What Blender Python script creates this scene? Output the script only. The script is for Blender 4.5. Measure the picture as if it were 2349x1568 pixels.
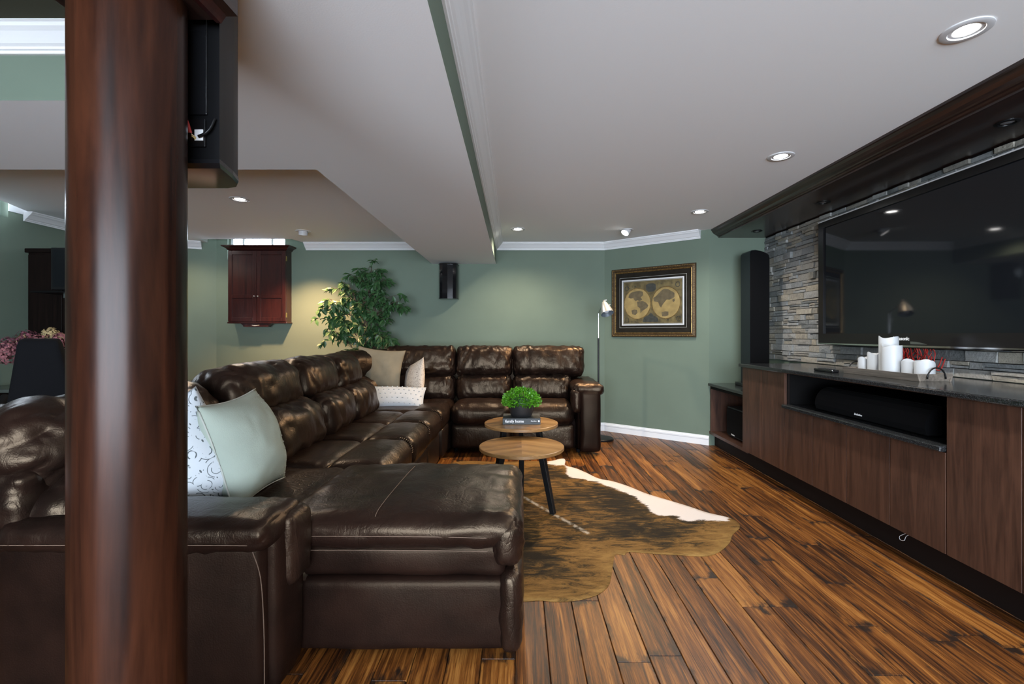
import bpy, bmesh, math, random
from mathutils import Vector, Matrix, noise, geometry
random.seed(7)
PI = math.pi
for o in list(bpy.data.objects):
    bpy.data.objects.remove(o, do_unlink=True)
S = bpy.context.scene
C = S.collection

# ------------------------------------------------------------------ camera
cam_d = bpy.data.cameras.new('camera')
cam = bpy.data.objects.new('camera', cam_d)
C.objects.link(cam)
cam.location = (0, 0, 1.22)
cam.rotation_euler = (PI / 2, 0, 0)
cam_d.sensor_width = 36.0
cam_d.lens = 36.0 * 1071 / 2349
cam_d.shift_x = -15.5 / 2349
cam_d.shift_y = -17.0 / 2349
cam_d.clip_start = 0.02
S.camera = cam

# ------------------------------------------------------------------ world (overcast daylight outside the windows), exposure
W = bpy.data.worlds.new('daylight')
S.world = W
W.use_nodes = True
bgn = W.node_tree.nodes['Background']
bgn.inputs[0].default_value = (0.80, 0.90, 1.0, 1)
bgn.inputs[1].default_value = 27.0
S.view_settings.view_transform = 'Standard'
S.view_settings.look = 'None'
S.view_settings.gamma = 1.0
S.view_settings.use_curve_mapping = False
S.view_settings.exposure = 0.17
S.cycles.max_bounces = 10
S.cycles.diffuse_bounces = 6
S.cycles.glossy_bounces = 4
S.cycles.transparent_max_bounces = 12
S.cycles.caustics_reflective = False
S.cycles.caustics_refractive = False
S.cycles.sample_clamp_indirect = 6.0
S.cycles.use_denoising = True
WARM = (1.0, 0.80, 0.58)
COOL = (1.0, 0.95, 0.88)
POT_W = 62.0


def portal(name, loc, rot, sx, sy):
    d = bpy.data.lights.new(name, 'AREA')
    d.shape = 'RECTANGLE'
    d.size, d.size_y = sx, sy
    d.cycles.is_portal = True
    o = bpy.data.objects.new(name, d)
    o.location, o.rotation_euler = loc, rot
    C.objects.link(o)


portal('unseen_window_daylight', (-0.1, -3.55, 1.22), (PI / 2, 0, 0), 4.6, 2.1)  # portal of the unseen window behind the camera
portal('window_daylight', (-3.33, 6.06, 2.4), (-PI / 2, 0, 0), 0.75, 0.45)
portal('side_window_daylight', (-4.8, 3.75, 2.47), (0, -PI / 2, 0), 0.40, 1.0)

# ------------------------------------------------------------------ materials


def newmat(name):
    m = bpy.data.materials.new(name)
    m.use_nodes = True
    nt = m.node_tree
    nt.nodes.clear()
    out = nt.nodes.new('ShaderNodeOutputMaterial')
    b = nt.nodes.new('ShaderNodeBsdfPrincipled')
    nt.links.new(b.outputs[0], out.inputs[0])
    return m, nt, b


def nd(nt, typ, ins=None, **kw):
    n = nt.nodes.new(typ)
    for k, v in kw.items():
        setattr(n, k, v)
    for k, v in (ins or {}).items():
        if isinstance(v, bpy.types.NodeSocket):
            nt.links.new(v, n.inputs[k])
        else:
            n.inputs[k].default_value = v
    return n


def c4(c):
    return (c[0], c[1], c[2], 1)


def ramp(nt, fac, stops):
    r = nt.nodes.new('ShaderNodeValToRGB')
    nt.links.new(fac, r.inputs[0])
    e = r.color_ramp.elements
    while len(e) < len(stops):
        e.new(0.5)
    for i, (p, c) in enumerate(stops):
        e[i].position = p
        e[i].color = c4(c)
    return r


def mth(nt, op, a, b=None, clamp=False):
    n = nt.nodes.new('ShaderNodeMath')
    n.operation = op
    n.use_clamp = clamp
    for i, v in enumerate((a, b)):
        if v is None:
            continue
        if isinstance(v, bpy.types.NodeSocket):
            nt.links.new(v, n.inputs[i])
        else:
            n.inputs[i].default_value = v
    return n.outputs[0]


def mix(nt, fac, a, b, blend='MIX'):
    n = nt.nodes.new('ShaderNodeMix')
    n.data_type = 'RGBA'
    n.blend_type = blend
    for i, v in ((0, fac), (6, a), (7, b)):
        if isinstance(v, bpy.types.NodeSocket):
            nt.links.new(v, n.inputs[i])
        else:
            n.inputs[i].default_value = c4(v) if i else v
    return n.outputs[2]


def smooth(nt, v, a, b):
    n = nt.nodes.new('ShaderNodeMapRange')
    n.interpolation_type = 'SMOOTHSTEP'
    nt.links.new(v, n.inputs[0])
    n.inputs[1].default_value, n.inputs[2].default_value = a, b
    return n.outputs[0]


def bump(nt, b, h, strength=0.3, dist=0.01):
    n = nd(nt, 'ShaderNodeBump', {'Height': h, 'Strength': strength, 'Distance': dist})
    nt.links.new(n.outputs[0], b.inputs['Normal'])


def coords(nt, sc=(1, 1, 1), kind='Object'):
    t = nt.nodes.new('ShaderNodeTexCoord')
    m = nd(nt, 'ShaderNodeMapping', {'Vector': t.outputs[kind], 'Scale': sc})
    return m.outputs[0]


def pm(name, col, rough=0.5, metal=0.0, spec=0.5, var=0.0, vscale=8, bscale=0, bstr=0.15, bdist=0.004, coat=0.0, emit=None, tint=None):
    m, nt, b = newmat(name)
    b.inputs['Base Color'].default_value = c4(col)
    b.inputs['Roughness'].default_value = rough
    b.inputs['Metallic'].default_value = metal
    b.inputs['Specular IOR Level'].default_value = spec
    b.inputs['Coat Weight'].default_value = coat
    if tint:
        b.inputs['Specular Tint'].default_value = c4(tint)
    if var:
        n = nd(nt, 'ShaderNodeTexNoise', {'Vector': coords(nt), 'Scale': vscale, 'Detail': 5})
        lo = tuple(x * (1 - var) for x in col)
        hi = tuple(min(1, x * (1 + var)) for x in col)
        r = ramp(nt, n.outputs[0], [(0.3, lo), (0.7, hi)])
        nt.links.new(r.outputs[0], b.inputs['Base Color'])
    if bscale:
        n = nd(nt, 'ShaderNodeTexNoise', {'Vector': coords(nt), 'Scale': bscale, 'Detail': 4})
        bump(nt, b, n.outputs[0], bstr, bdist)
    if emit:
        b.inputs['Emission Color'].default_value = c4(emit[0])
        b.inputs['Emission Strength'].default_value = emit[1]
    return m


def wood(name, c1, c2, stretch=(14, 14, 0.9), rough=0.35, rings=3.0, coat=0.0, bstr=0.05, spec=0.5):
    m, nt, b = newmat(name)
    v = coords(nt, stretch)
    n1 = nd(nt, 'ShaderNodeTexNoise', {'Vector': v, 'Scale': rings, 'Detail': 6, 'Roughness': 0.6, 'Distortion': 1.2})
    v2 = coords(nt, tuple(s * 6 for s in stretch))
    n2 = nd(nt, 'ShaderNodeTexNoise', {'Vector': v2, 'Scale': rings, 'Detail': 3})
    f = mth(nt, 'ADD', mth(nt, 'MULTIPLY', n1.outputs[0], 0.75), mth(nt, 'MULTIPLY', n2.outputs[0], 0.25))
    r = ramp(nt, f, [(0.34, c1), (0.66, c2)])
    nt.links.new(r.outputs[0], b.inputs['Base Color'])
    b.inputs['Roughness'].default_value = rough
    b.inputs['Specular IOR Level'].default_value = spec
    b.inputs['Coat Weight'].default_value = coat
    b.inputs['Coat Roughness'].default_value = 0.15
    bump(nt, b, f, bstr, 0.003)
    return m


def leather(name, base, dark, wrinkle=0.0, rough=(0.27, 0.42), spec=0.42):
    """aniline leather: mottled brown, fine pores, long soft wrinkles where it is stuffed"""
    m, nt, b = newmat(name)
    v = coords(nt)
    big = nd(nt, 'ShaderNodeTexNoise', {'Vector': v, 'Scale': 3.5, 'Detail': 6, 'Roughness': 0.65})
    r = ramp(nt, big.outputs[0], [(0.35, dark), (0.68, base)])
    nt.links.new(r.outputs[0], b.inputs['Base Color'])
    pore = nd(nt, 'ShaderNodeTexNoise', {'Vector': v, 'Scale': 220, 'Detail': 3})
    h = mth(nt, 'MULTIPLY', pore.outputs[0], 0.10)
    if wrinkle:
        long1 = nd(nt, 'ShaderNodeTexNoise', {'Vector': coords(nt, (11, 11, 4)), 'Scale': 1.0, 'Detail': 4, 'Roughness': 0.55, 'Distortion': 1.4})
        c1 = mth(nt, 'MINIMUM', mth(nt, 'ABSOLUTE', mth(nt, 'SUBTRACT', long1.outputs[0], 0.5)), 0.10)
        fold = nd(nt, 'ShaderNodeTexNoise', {'Vector': coords(nt, (7, 7, 9)), 'Scale': 1.0, 'Detail': 2, 'Distortion': 2.0})
        c2 = mth(nt, 'MINIMUM', mth(nt, 'ABSOLUTE', mth(nt, 'SUBTRACT', fold.outputs[0], 0.5)), 0.07)
        h = mth(nt, 'ADD', h, mth(nt, 'MULTIPLY', mth(nt, 'ADD', mth(nt, 'MULTIPLY', c1, 6.0), mth(nt, 'MULTIPLY', c2, 5.0)), wrinkle))
    bump(nt, b, h, 0.5, 0.012)
    rr = nd(nt, 'ShaderNodeMapRange', {0: big.outputs[0], 3: rough[0], 4: rough[1]})
    nt.links.new(rr.outputs[0], b.inputs['Roughness'])
    b.inputs['Specular IOR Level'].default_value = spec
    b.inputs['Specular Tint'].default_value = (1.0, 0.74, 0.50, 1)
    return m


M = {}
M['ceiling'] = pm('ceiling_paint', (0.89, 0.90, 0.91), 0.9, bscale=180, bstr=0.12, bdist=0.002, spec=0.2)
M['green'] = pm('sage_paint', (0.143, 0.184, 0.140), 0.7, bscale=140, bstr=0.08, bdist=0.002, spec=0.25, var=0.04, vscale=3)
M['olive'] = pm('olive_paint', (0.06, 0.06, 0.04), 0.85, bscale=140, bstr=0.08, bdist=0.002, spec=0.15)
M['trim'] = pm('white_trim', (0.80, 0.80, 0.81), 0.45, spec=0.4)
M['leather'] = leather('brown_leather', (0.0175, 0.0086, 0.0062), (0.006, 0.0037, 0.0030), 0.20)
M['leather_smooth'] = leather('smooth_brown_leather', (0.0150, 0.0068, 0.0048), (0.006, 0.0032, 0.0026), 0.03, (0.33, 0.45), 0.17)
M['leather_soft'] = leather('soft_brown_leather', (0.0175, 0.0082, 0.0060), (0.0065, 0.0037, 0.0030), 0.11, (0.27, 0.40), 0.36)
M['leather_dark'] = leather('dark_leather', (0.016, 0.010, 0.009), (0.008, 0.0055, 0.005), 0.05)
M['seam'] = pm('seam_thread', (0.12, 0.075, 0.05), 0.7)
M['column'] = wood('column_wood', (0.006, 0.0025, 0.002), (0.042, 0.0135, 0.0065), (5, 5, 0.45), 0.27, 2.2, coat=0.0, spec=0.16)
M['dark_wood'] = wood('espresso_wood', (0.010, 0.005, 0.004), (0.036, 0.017, 0.012), (16, 0.8, 16), 0.28, 2.5, coat=0.25)
M['ebony'] = wood('ebony_stain', (0.003, 0.0017, 0.0015), (0.010, 0.005, 0.004), (14, 14, 0.8), 0.4, 2.0, spec=0.15)
M['door_wood'] = wood('walnut_laminate', (0.030, 0.0130, 0.0085), (0.096, 0.043, 0.026), (10, 10, 0.8), 0.42, 2.2)
M['niche'] = pm('black_cabinet_interior', (0.005, 0.0045, 0.0045), 0.7, spec=0.1)
M['kick'] = pm('toe_kick_black', (0.010, 0.006, 0.005), 0.6, spec=0.15)
M['mahogany'] = wood('mahogany', (0.014, 0.004, 0.004), (0.045, 0.010, 0.008), (12, 12, 0.8), 0.3, 2.0, coat=0.3)
M['black_plastic'] = pm('black_plastic', (0.005, 0.005, 0.0055), 0.35, spec=0.2)
M['gloss_black'] = pm('gloss_black', (0.008, 0.008, 0.009), 0.08)
M['screen'] = pm('tv_glass', (0.006, 0.007, 0.009), 0.05, spec=0.35)
M['bezel'] = pm('tv_bezel', (0.010, 0.009, 0.009), 0.2, spec=0.3)
M['cloth_black'] = pm('speaker_cloth', (0.004, 0.004, 0.0045), 0.9, spec=0.1, bscale=600, bstr=0.5, bdist=0.002)
M['sub_grey'] = pm('subwoofer_shell', (0.010, 0.011, 0.013), 0.45, spec=0.2)
M['blue_side'] = pm('speaker_side_satin', (0.007, 0.010, 0.014), 0.3, spec=0.3)
M['chrome'] = pm('chrome', (0.75, 0.75, 0.76), 0.15, metal=1)
M['steel'] = pm('brushed_steel', (0.42, 0.44, 0.46), 0.32, metal=1)
M['black_metal'] = pm('black_metal', (0.007, 0.007, 0.0075), 0.4, spec=0.25)
M['gold'] = pm('antique_gold', (0.30, 0.19, 0.07), 0.4, metal=0.8, var=0.5, vscale=60)
M['gold_dark'] = pm('dark_gold', (0.075, 0.045, 0.02), 0.45, metal=0.4, var=0.5, vscale=80)
M['brass'] = pm('brass', (0.7, 0.5, 0.2), 0.25, metal=1)
M['red'] = pm('red_cable', (0.45, 0.025, 0.018), 0.45)
M['white_print'] = pm('white_print', (0.8, 0.8, 0.8), 0.6)
M['wax'] = pm('white_wax', (0.46, 0.48, 0.50), 0.45)
M['wax'].node_tree.nodes['Principled BSDF'].inputs['Subsurface Weight'].default_value = 0.05
M['wax'].node_tree.nodes['Principled BSDF'].inputs['Subsurface Radius'].default_value = (0.03, 0.03, 0.03)
M['wick'] = pm('wick', (0.05, 0.045, 0.04), 0.8)
M['tray'] = wood('weathered_wood', (0.10, 0.085, 0.07), (0.26, 0.22, 0.18), (14, 0.9, 14), 0.6, 2.5)
M['lens'] = pm('lamp_lens', (1, 1, 1), 0.4, emit=((1.0, 0.97, 0.93), 40))
M['dead_lens'] = pm('unlit_lens', (0.30, 0.31, 0.33), 0.25, metal=0.5)
M['ring'] = pm('lamp_trim_ring', (0.62, 0.62, 0.63), 0.4)
M['pot_black'] = pm('black_pot', (0.014, 0.014, 0.015), 0.5)
M['book'] = pm('black_book_cover', (0.022, 0.026, 0.028), 0.5)
M['paper'] = pm('paper', (0.6, 0.58, 0.53), 0.8)
M['leaf'] = pm('ficus_leaf', (0.035, 0.095, 0.03), 0.45, var=0.45, vscale=6)
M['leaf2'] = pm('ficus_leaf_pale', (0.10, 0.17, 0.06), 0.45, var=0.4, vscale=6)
M['box_leaf'] = pm('boxwood_leaf', (0.075, 0.24, 0.012), 0.4, var=0.7, vscale=45)
M['bark'] = pm('bark', (0.09, 0.06, 0.04), 0.85, bscale=60, bstr=0.4)
M['basket'] = pm('woven_basket', (0.16, 0.10, 0.05), 0.8, bscale=90, bstr=0.6)
M['soil'] = pm('soil', (0.03, 0.022, 0.016), 0.95)
M['sub_floor'] = pm('sub_floor', (0.015, 0.008, 0.005), 0.9)
M['fabric_black'] = pm('black_upholstery', (0.006, 0.006, 0.007), 0.9, spec=0.1, bscale=300, bstr=0.3)
M['vinyl'] = pm('window_vinyl', (0.75, 0.76, 0.78), 0.4)
M['lamp_shade'] = pm('satin_silver', (0.24, 0.27, 0.30), 0.42, metal=0.7)
M['bulb'] = pm('frosted_bulb', (0.6, 0.65, 0.7), 0.3)
M['olive_fabric'] = pm('taupe_velvet', (0.21, 0.18, 0.125), 0.85, bscale=220, bstr=0.2, var=0.1)
M['sage_fabric'] = pm('sage_linen', (0.32, 0.365, 0.31), 0.9, bscale=260, bstr=0.25, var=0.06)
M['linen_back'] = pm('pale_linen', (0.40, 0.41, 0.37), 0.9, bscale=260, bstr=0.25, var=0.06)
M['white_fabric'] = pm('white_minky', (0.50, 0.53, 0.57), 0.9, bscale=120, bstr=0.2)
M['dot'] = pm('minky_dot', (0.42, 0.46, 0.50), 0.9)
M['pale_flower'] = pm('cream_petals', (0.45, 0.34, 0.17), 0.8, var=0.4, vscale=40)
M['pink_flower'] = pm('dusky_pink_petals', (0.30, 0.11, 0.12), 0.8, var=0.5, vscale=40)
M['plum_flower'] = pm('plum_petals', (0.16, 0.05, 0.07), 0.8, var=0.5, vscale=40)
M['mat_board'] = pm('dark_mat_board', (0.018, 0.015, 0.011), 0.85, spec=0.1, var=0.2, vscale=20)
M['mat_white'] = pm('white_bevel', (0.75, 0.75, 0.75), 0.6)
M['mat_line'] = pm('grey_fillet', (0.32, 0.31, 0.28), 0.5)
M['map_paper'] = pm('map_paper', (0.15, 0.112, 0.045), 0.5, metal=0.05, var=0.55, vscale=14)
M['map_sea'] = pm('map_sea', (0.40, 0.28, 0.105), 0.45, metal=0.05, var=0.25, vscale=10)
M['map_land'] = pm('map_land', (0.14, 0.105, 0.055), 0.5, var=0.25, vscale=25)
M['map_ink'] = pm('map_ink', (0.05, 0.05, 0.042), 0.5, var=0.4, vscale=30)


def glass_mat(name, col, fac):
    m = bpy.data.materials.new(name)
    m.use_nodes = True
    nt = m.node_tree
    nt.nodes.clear()
    out = nt.nodes.new('ShaderNodeOutputMaterial')
    t = nd(nt, 'ShaderNodeBsdfTransparent', {0: c4(col)})
    g = nd(nt, 'ShaderNodeBsdfGlossy', {'Roughness': 0.02})
    fr = nd(nt, 'ShaderNodeFresnel', {0: 1.45})
    mx = nd(nt, 'ShaderNodeMixShader', {0: mth(nt, 'MULTIPLY', fr.outputs[0], fac), 1: t.outputs[0], 2: g.outputs[0]})
    nt.links.new(mx.outputs[0], out.inputs[0])
    return m


M['glass'] = glass_mat('window_glass', (0.97, 0.98, 1.0), 1.0)
M['picture_glass'] = glass_mat('low_reflection_glass', (0.98, 0.98, 0.98), 0.25)
M['vase_glass'] = glass_mat('vase_glass', (0.80, 0.88, 0.86), 1.0)


def granite():
    m, nt, b = newmat('black_granite')
    v = coords(nt)
    n = nd(nt, 'ShaderNodeTexVoronoi', {'Vector': v, 'Scale': 420})
    n2 = nd(nt, 'ShaderNodeTexNoise', {'Vector': v, 'Scale': 260, 'Detail': 3})
    f = mth(nt, 'MULTIPLY', n.outputs['Color'], n2.outputs[0])
    r = ramp(nt, f, [(0.22, (0.012, 0.013, 0.014)), (0.42, (0.035, 0.038, 0.04)), (0.6, (0.10, 0.105, 0.11))])
    nt.links.new(r.outputs[0], b.inputs['Base Color'])
    b.inputs['Roughness'].default_value = 0.13
    return m


M['granite'] = granite()


def floor_mat():
    m, nt, b = newmat('hand_scraped_planks')
    uv = nd(nt, 'ShaderNodeUVMap', uv_map='plank')
    mu = nd(nt, 'ShaderNodeUVMap', uv_map='meta')
    s1 = nd(nt, 'ShaderNodeSeparateXYZ', {0: uv.outputs[0]})
    s2 = nd(nt, 'ShaderNodeSeparateXYZ', {0: mu.outputs[0]})
    u, v, L, rnd = s1.outputs[0], s1.outputs[1], s2.outputs[0], s2.outputs[1]
    pos = nd(nt, 'ShaderNodeCombineXYZ', {0: mth(nt, 'MULTIPLY', u, 0.127), 1: v, 2: mth(nt, 'MULTIPLY', rnd, 40)})
    mp = nd(nt, 'ShaderNodeMapping', {'Vector': pos.outputs[0], 'Scale': (22, 1.1, 1)})
    n1 = nd(nt, 'ShaderNodeTexNoise', {'Vector': mp.outputs[0], 'Scale': 1.6, 'Detail': 7, 'Roughness': 0.62, 'Distortion': 0.8})
    mp2 = nd(nt, 'ShaderNodeMapping', {'Vector': pos.outputs[0], 'Scale': (160, 3.5, 1)})
    n2 = nd(nt, 'ShaderNodeTexNoise', {'Vector': mp2.outputs[0], 'Scale': 1.5, 'Detail': 4, 'Roughness': 0.7})
    mp3 = nd(nt, 'ShaderNodeMapping', {'Vector': pos.outputs[0], 'Scale': (9, 3.2, 1)})
    n3 = nd(nt, 'ShaderNodeTexNoise', {'Vector': mp3.outputs[0], 'Scale': 2.2, 'Detail': 5, 'Roughness': 0.65})
    f = mth(nt, 'ADD', mth(nt, 'MULTIPLY', n1.outputs[0], 0.62), mth(nt, 'MULTIPLY', n2.outputs[0], 0.38))
    f = mth(nt, 'ADD', f, mth(nt, 'MULTIPLY', mth(nt, 'SUBTRACT', rnd, 0.5), 0.14))
    r = ramp(nt, f, [(0.37, (0.016, 0.006, 0.003)), (0.45, (0.080, 0.026, 0.006)), (0.53, (0.190, 0.066, 0.013)), (0.64, (0.36, 0.155, 0.036))])
    e = mth(nt, 'MULTIPLY', mth(nt, 'MINIMUM', u, mth(nt, 'SUBTRACT', 1.0, u)), 0.127)
    en = mth(nt, 'MINIMUM', v, mth(nt, 'SUBTRACT', L, v))
    wob = mth(nt, 'SUBTRACT', n3.outputs[0], 0.5)
    e1 = smooth(nt, mth(nt, 'ADD', e, mth(nt, 'MULTIPLY', wob, 0.12)), -0.016, 0.010)
    e2 = smooth(nt, mth(nt, 'ADD', en, mth(nt, 'MULTIPLY', wob, 0.40)), -0.03, 0.045)
    k = mth(nt, 'MULTIPLY', e1, e2)
    burn = nd(nt, 'ShaderNodeTexNoise', {'Vector': mp.outputs[0], 'Scale': 4.5, 'Detail': 3})
    k2 = mth(nt, 'MAXIMUM', k, smooth(nt, burn.outputs[0], 0.60, 0.85))
    col = mix(nt, k2, (0.018, 0.010, 0.007), r.outputs[0])
    nt.links.new(col, b.inputs['Base Color'])
    b.inputs['Specular IOR Level'].default_value = 0.3
    rr = nd(nt, 'ShaderNodeMapRange', {0: n2.outputs[0], 3: 0.28, 4: 0.46})
    nt.links.new(rr.outputs[0], b.inputs['Roughness'])
    bump(nt, b, mth(nt, 'ADD', n2.outputs[0], mth(nt, 'MULTIPLY', n3.outputs[0], 1.5)), 0.12, 0.004)
    return m


M['floor'] = floor_mat()


def stone_mat():
    m, nt, b = newmat('ledger_stone')
    mu = nd(nt, 'ShaderNodeUVMap', uv_map='meta')
    s2 = nd(nt, 'ShaderNodeSeparateXYZ', {0: mu.outputs[0]})
    t = nt.nodes.new('ShaderNodeNewGeometry')
    n1 = nd(nt, 'ShaderNodeTexNoise', {'Vector': t.outputs['Position'], 'Scale': 12, 'Detail': 8, 'Roughness': 0.7})
    n2 = nd(nt, 'ShaderNodeTexNoise', {'Vector': t.outputs['Position'], 'Scale': 55, 'Detail': 6, 'Roughness': 0.7})
    f = mth(nt, 'ADD', mth(nt, 'MULTIPLY', s2.outputs[0], 0.72), mth(nt, 'MULTIPLY', n1.outputs[0], 0.34))
    r = ramp(nt, f, [(0.10, (0.13, 0.135, 0.13)), (0.32, (0.235, 0.245, 0.245)), (0.50, (0.35, 0.35, 0.335)), (0.68, (0.30, 0.28, 0.245)), (0.82, (0.38, 0.34, 0.27)), (0.95, (0.17, 0.165, 0.15))])
    col = mix(nt, 0.55, r.outputs[0], n2.outputs[0], 'OVERLAY')
    nt.links.new(col, b.inputs['Base Color'])
    b.inputs['Roughness'].default_value = 0.85
    bump(nt, b, mth(nt, 'ADD', n2.outputs[0], n1.outputs[0]), 0.7, 0.012)
    return m


M['stone'] = stone_mat()


def hide_mat():
    m, nt, b = newmat('brindle_cowhide')
    t = nt.nodes.new('ShaderNodeNewGeometry')
    w = nd(nt, 'ShaderNodeAttribute', attribute_name='white')
    s = nd(nt, 'ShaderNodeAttribute', attribute_name='spine')
    ed = nd(nt, 'ShaderNodeAttribute', attribute_name='rim')
    rot = nd(nt, 'ShaderNodeMapping', {'Vector': t.outputs['Position'], 'Rotation': (0, 0, 0.25), 'Scale': (3.4, 10, 1)})
    n1 = nd(nt, 'ShaderNodeTexNoise', {'Vector': rot.outputs[0], 'Scale': 1.9, 'Detail': 8, 'Roughness': 0.72, 'Distortion': 1.0})
    fine = nd(nt, 'ShaderNodeMapping', {'Vector': t.outputs['Position'], 'Rotation': (0, 0, 0.2), 'Scale': (60, 170, 1)})
    n2 = nd(nt, 'ShaderNodeTexNoise', {'Vector': fine.outputs[0], 'Scale': 1.5, 'Detail': 4, 'Roughness': 0.7})
    low = nd(nt, 'ShaderNodeTexNoise', {'Vector': t.outputs['Position'], 'Scale': 2.2, 'Detail': 3, 'Distortion': 0.5})
    f = mth(nt, 'ADD', mth(nt, 'ADD', mth(nt, 'MULTIPLY', n1.outputs[0], 0.55), mth(nt, 'MULTIPLY', low.outputs[0], 0.30)), mth(nt, 'MULTIPLY', n2.outputs[0], 0.15))
    f = mth(nt, 'ADD', f, mth(nt, 'MULTIPLY', smooth(nt, ed.outputs['Fac'], 0.28, 0.0), 0.10))
    r = ramp(nt, f, [(0.44, (0.013, 0.009, 0.005)), (0.50, (0.050, 0.030, 0.010)), (0.545, (0.145, 0.074, 0.019)), (0.66, (0.25, 0.138, 0.040))])
    wob = mth(nt, 'MULTIPLY', mth(nt, 'SUBTRACT', n1.outputs[0], 0.5), 0.12)
    wob2 = mth(nt, 'MULTIPLY', mth(nt, 'SUBTRACT', n2.outputs[0], 0.5), 0.05)
    wm = smooth(nt, mth(nt, 'ADD', mth(nt, 'ADD', w.outputs['Fac'], wob), wob2), -0.008, 0.010)
    sm = smooth(nt, mth(nt, 'ADD', s.outputs['Fac'], wob2), 0.020, 0.006)
    col = mix(nt, mth(nt, 'MULTIPLY', sm, 0.75), r.outputs[0], (0.46, 0.42, 0.35))
    col = mix(nt, wm, col, (0.66, 0.60, 0.57))
    nt.links.new(col, b.inputs['Base Color'])
    b.inputs['Roughness'].default_value = 0.75
    b.inputs['Specular IOR Level'].default_value = 0.15
    bump(nt, b, n2.outputs[0], 0.5, 0.006)
    return m


M['hide'] = hide_mat()


def table_mat():
    m, nt, b = newmat('parquet_table_top')
    g = nt.nodes.new('ShaderNodeTexCoord')
    s = nd(nt, 'ShaderNodeSeparateXYZ', {0: g.outputs['Object']})
    x, y = s.outputs[0], s.outputs[1]
    ax = mth(nt, 'ABSOLUTE', x)
    # chevron boards meeting on the centre line
    d = mth(nt, 'ADD', y, mth(nt, 'MULTIPLY', ax, 0.55))
    al = mth(nt, 'SUBTRACT', ax, mth(nt, 'MULTIPLY', y, 0.55))
    board = mth(nt, 'FLOOR', mth(nt, 'MULTIPLY', d, 17))
    hv = nd(nt, 'ShaderNodeCombineXYZ', {0: board, 1: mth(nt, 'SIGN', x), 2: 0.0})
    wn = nd(nt, 'ShaderNodeTexWhiteNoise', {0: hv.outputs[0]})
    cv = nd(nt, 'ShaderNodeCombineXYZ', {0: mth(nt, 'MULTIPLY', d, 60), 1: mth(nt, 'MULTIPLY', al, 5), 2: mth(nt, 'MULTIPLY', wn.outputs[0], 30)})
    n = nd(nt, 'ShaderNodeTexNoise', {'Vector': cv.outputs[0], 'Scale': 1.2, 'Detail': 5, 'Roughness': 0.6})
    f = mth(nt, 'ADD', mth(nt, 'MULTIPLY', n.outputs[0], 0.6), mth(nt, 'MULTIPLY', wn.outputs[0], 0.4))
    r = ramp(nt, f, [(0.2, (0.10, 0.048, 0.017)), (0.5, (0.30, 0.165, 0.058)), (0.8, (0.42, 0.25, 0.10))])
    nt.links.new(r.outputs[0], b.inputs['Base Color'])
    b.inputs['Roughness'].default_value = 0.28
    return m


M['table_top'] = table_mat()
M['table_edge'] = wood('table_edge', (0.17, 0.085, 0.03), (0.33, 0.18, 0.065), (5, 5, 30), 0.4, 2.0)


def print_mat(name, paper, ink, scale, thr=0.12, rot=0.6):
    """printed folk pattern: loose rings, leaf strokes and dots"""
    m, nt, b = newmat(name)
    v = coords(nt, (1, 1, 1))
    wv = nd(nt, 'ShaderNodeTexVoronoi', {'Vector': v, 'Scale': scale, 'Randomness': 0.8}, feature='F1')
    ring = mth(nt, 'ABSOLUTE', mth(nt, 'SUBTRACT', mth(nt, 'FRACT', mth(nt, 'MULTIPLY', wv.outputs['Distance'], 4.6)), 0.5))
    rm = smooth(nt, ring, thr, thr * 0.5)
    gate = nd(nt, 'ShaderNodeTexNoise', {'Vector': v, 'Scale': scale * 1.7, 'Detail': 1})
    gm = smooth(nt, gate.outputs[0], 0.50, 0.53)
    st = nd(nt, 'ShaderNodeMapping', {'Vector': v, 'Rotation': (0, rot, 0), 'Scale': (1, 1, 0.45)})
    vd = nd(nt, 'ShaderNodeTexVoronoi', {'Vector': st.outputs[0], 'Scale': scale * 4.2, 'Randomness': 1.0})
    dm = smooth(nt, vd.outputs['Distance'], 0.27, 0.22)
    gm2 = smooth(nt, gate.outputs[0], 0.50, 0.46)
    k = mth(nt, 'MAXIMUM', mth(nt, 'MULTIPLY', rm, gm), mth(nt, 'MULTIPLY', dm, gm2))
    col = mix(nt, k, paper, ink)
    nt.links.new(col, b.inputs['Base Color'])
    b.inputs['Roughness'].default_value = 0.9
    return m


M['print_grey'] = print_mat('grey_folk_print', (0.50, 0.53, 0.56), (0.085, 0.10, 0.105), 17)
M['print_tan'] = print_mat('tan_leaf_print', (0.58, 0.50, 0.42), (0.14, 0.105, 0.075), 24)

# ------------------------------------------------------------------ helpers


def nbm():
    return bmesh.new()


def box(bm, x0, x1, y0, y1, z0, z1):
    vs = [bm.verts.new(p) for p in ((x0, y0, z0), (x1, y0, z0), (x1, y1, z0), (x0, y1, z0), (x0, y0, z1), (x1, y0, z1), (x1, y1, z1), (x0, y1, z1))]
    for f in ((3, 2, 1, 0), (4, 5, 6, 7), (0, 1, 5, 4), (1, 2, 6, 5), (2, 3, 7, 6), (3, 0, 4, 7)):
        bm.faces.new([vs[i] for i in f])
    return bm


def bx(x0, x1, y0, y1, z0, z1, bev=0, seg=2):
    bm = box(nbm(), x0, x1, y0, y1, z0, z1)
    if bev:
        bmesh.ops.bevel(bm, geom=list(bm.edges), offset=bev, segments=seg, affect='EDGES', profile=0.5, clamp_overlap=True)
    return bm


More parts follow.
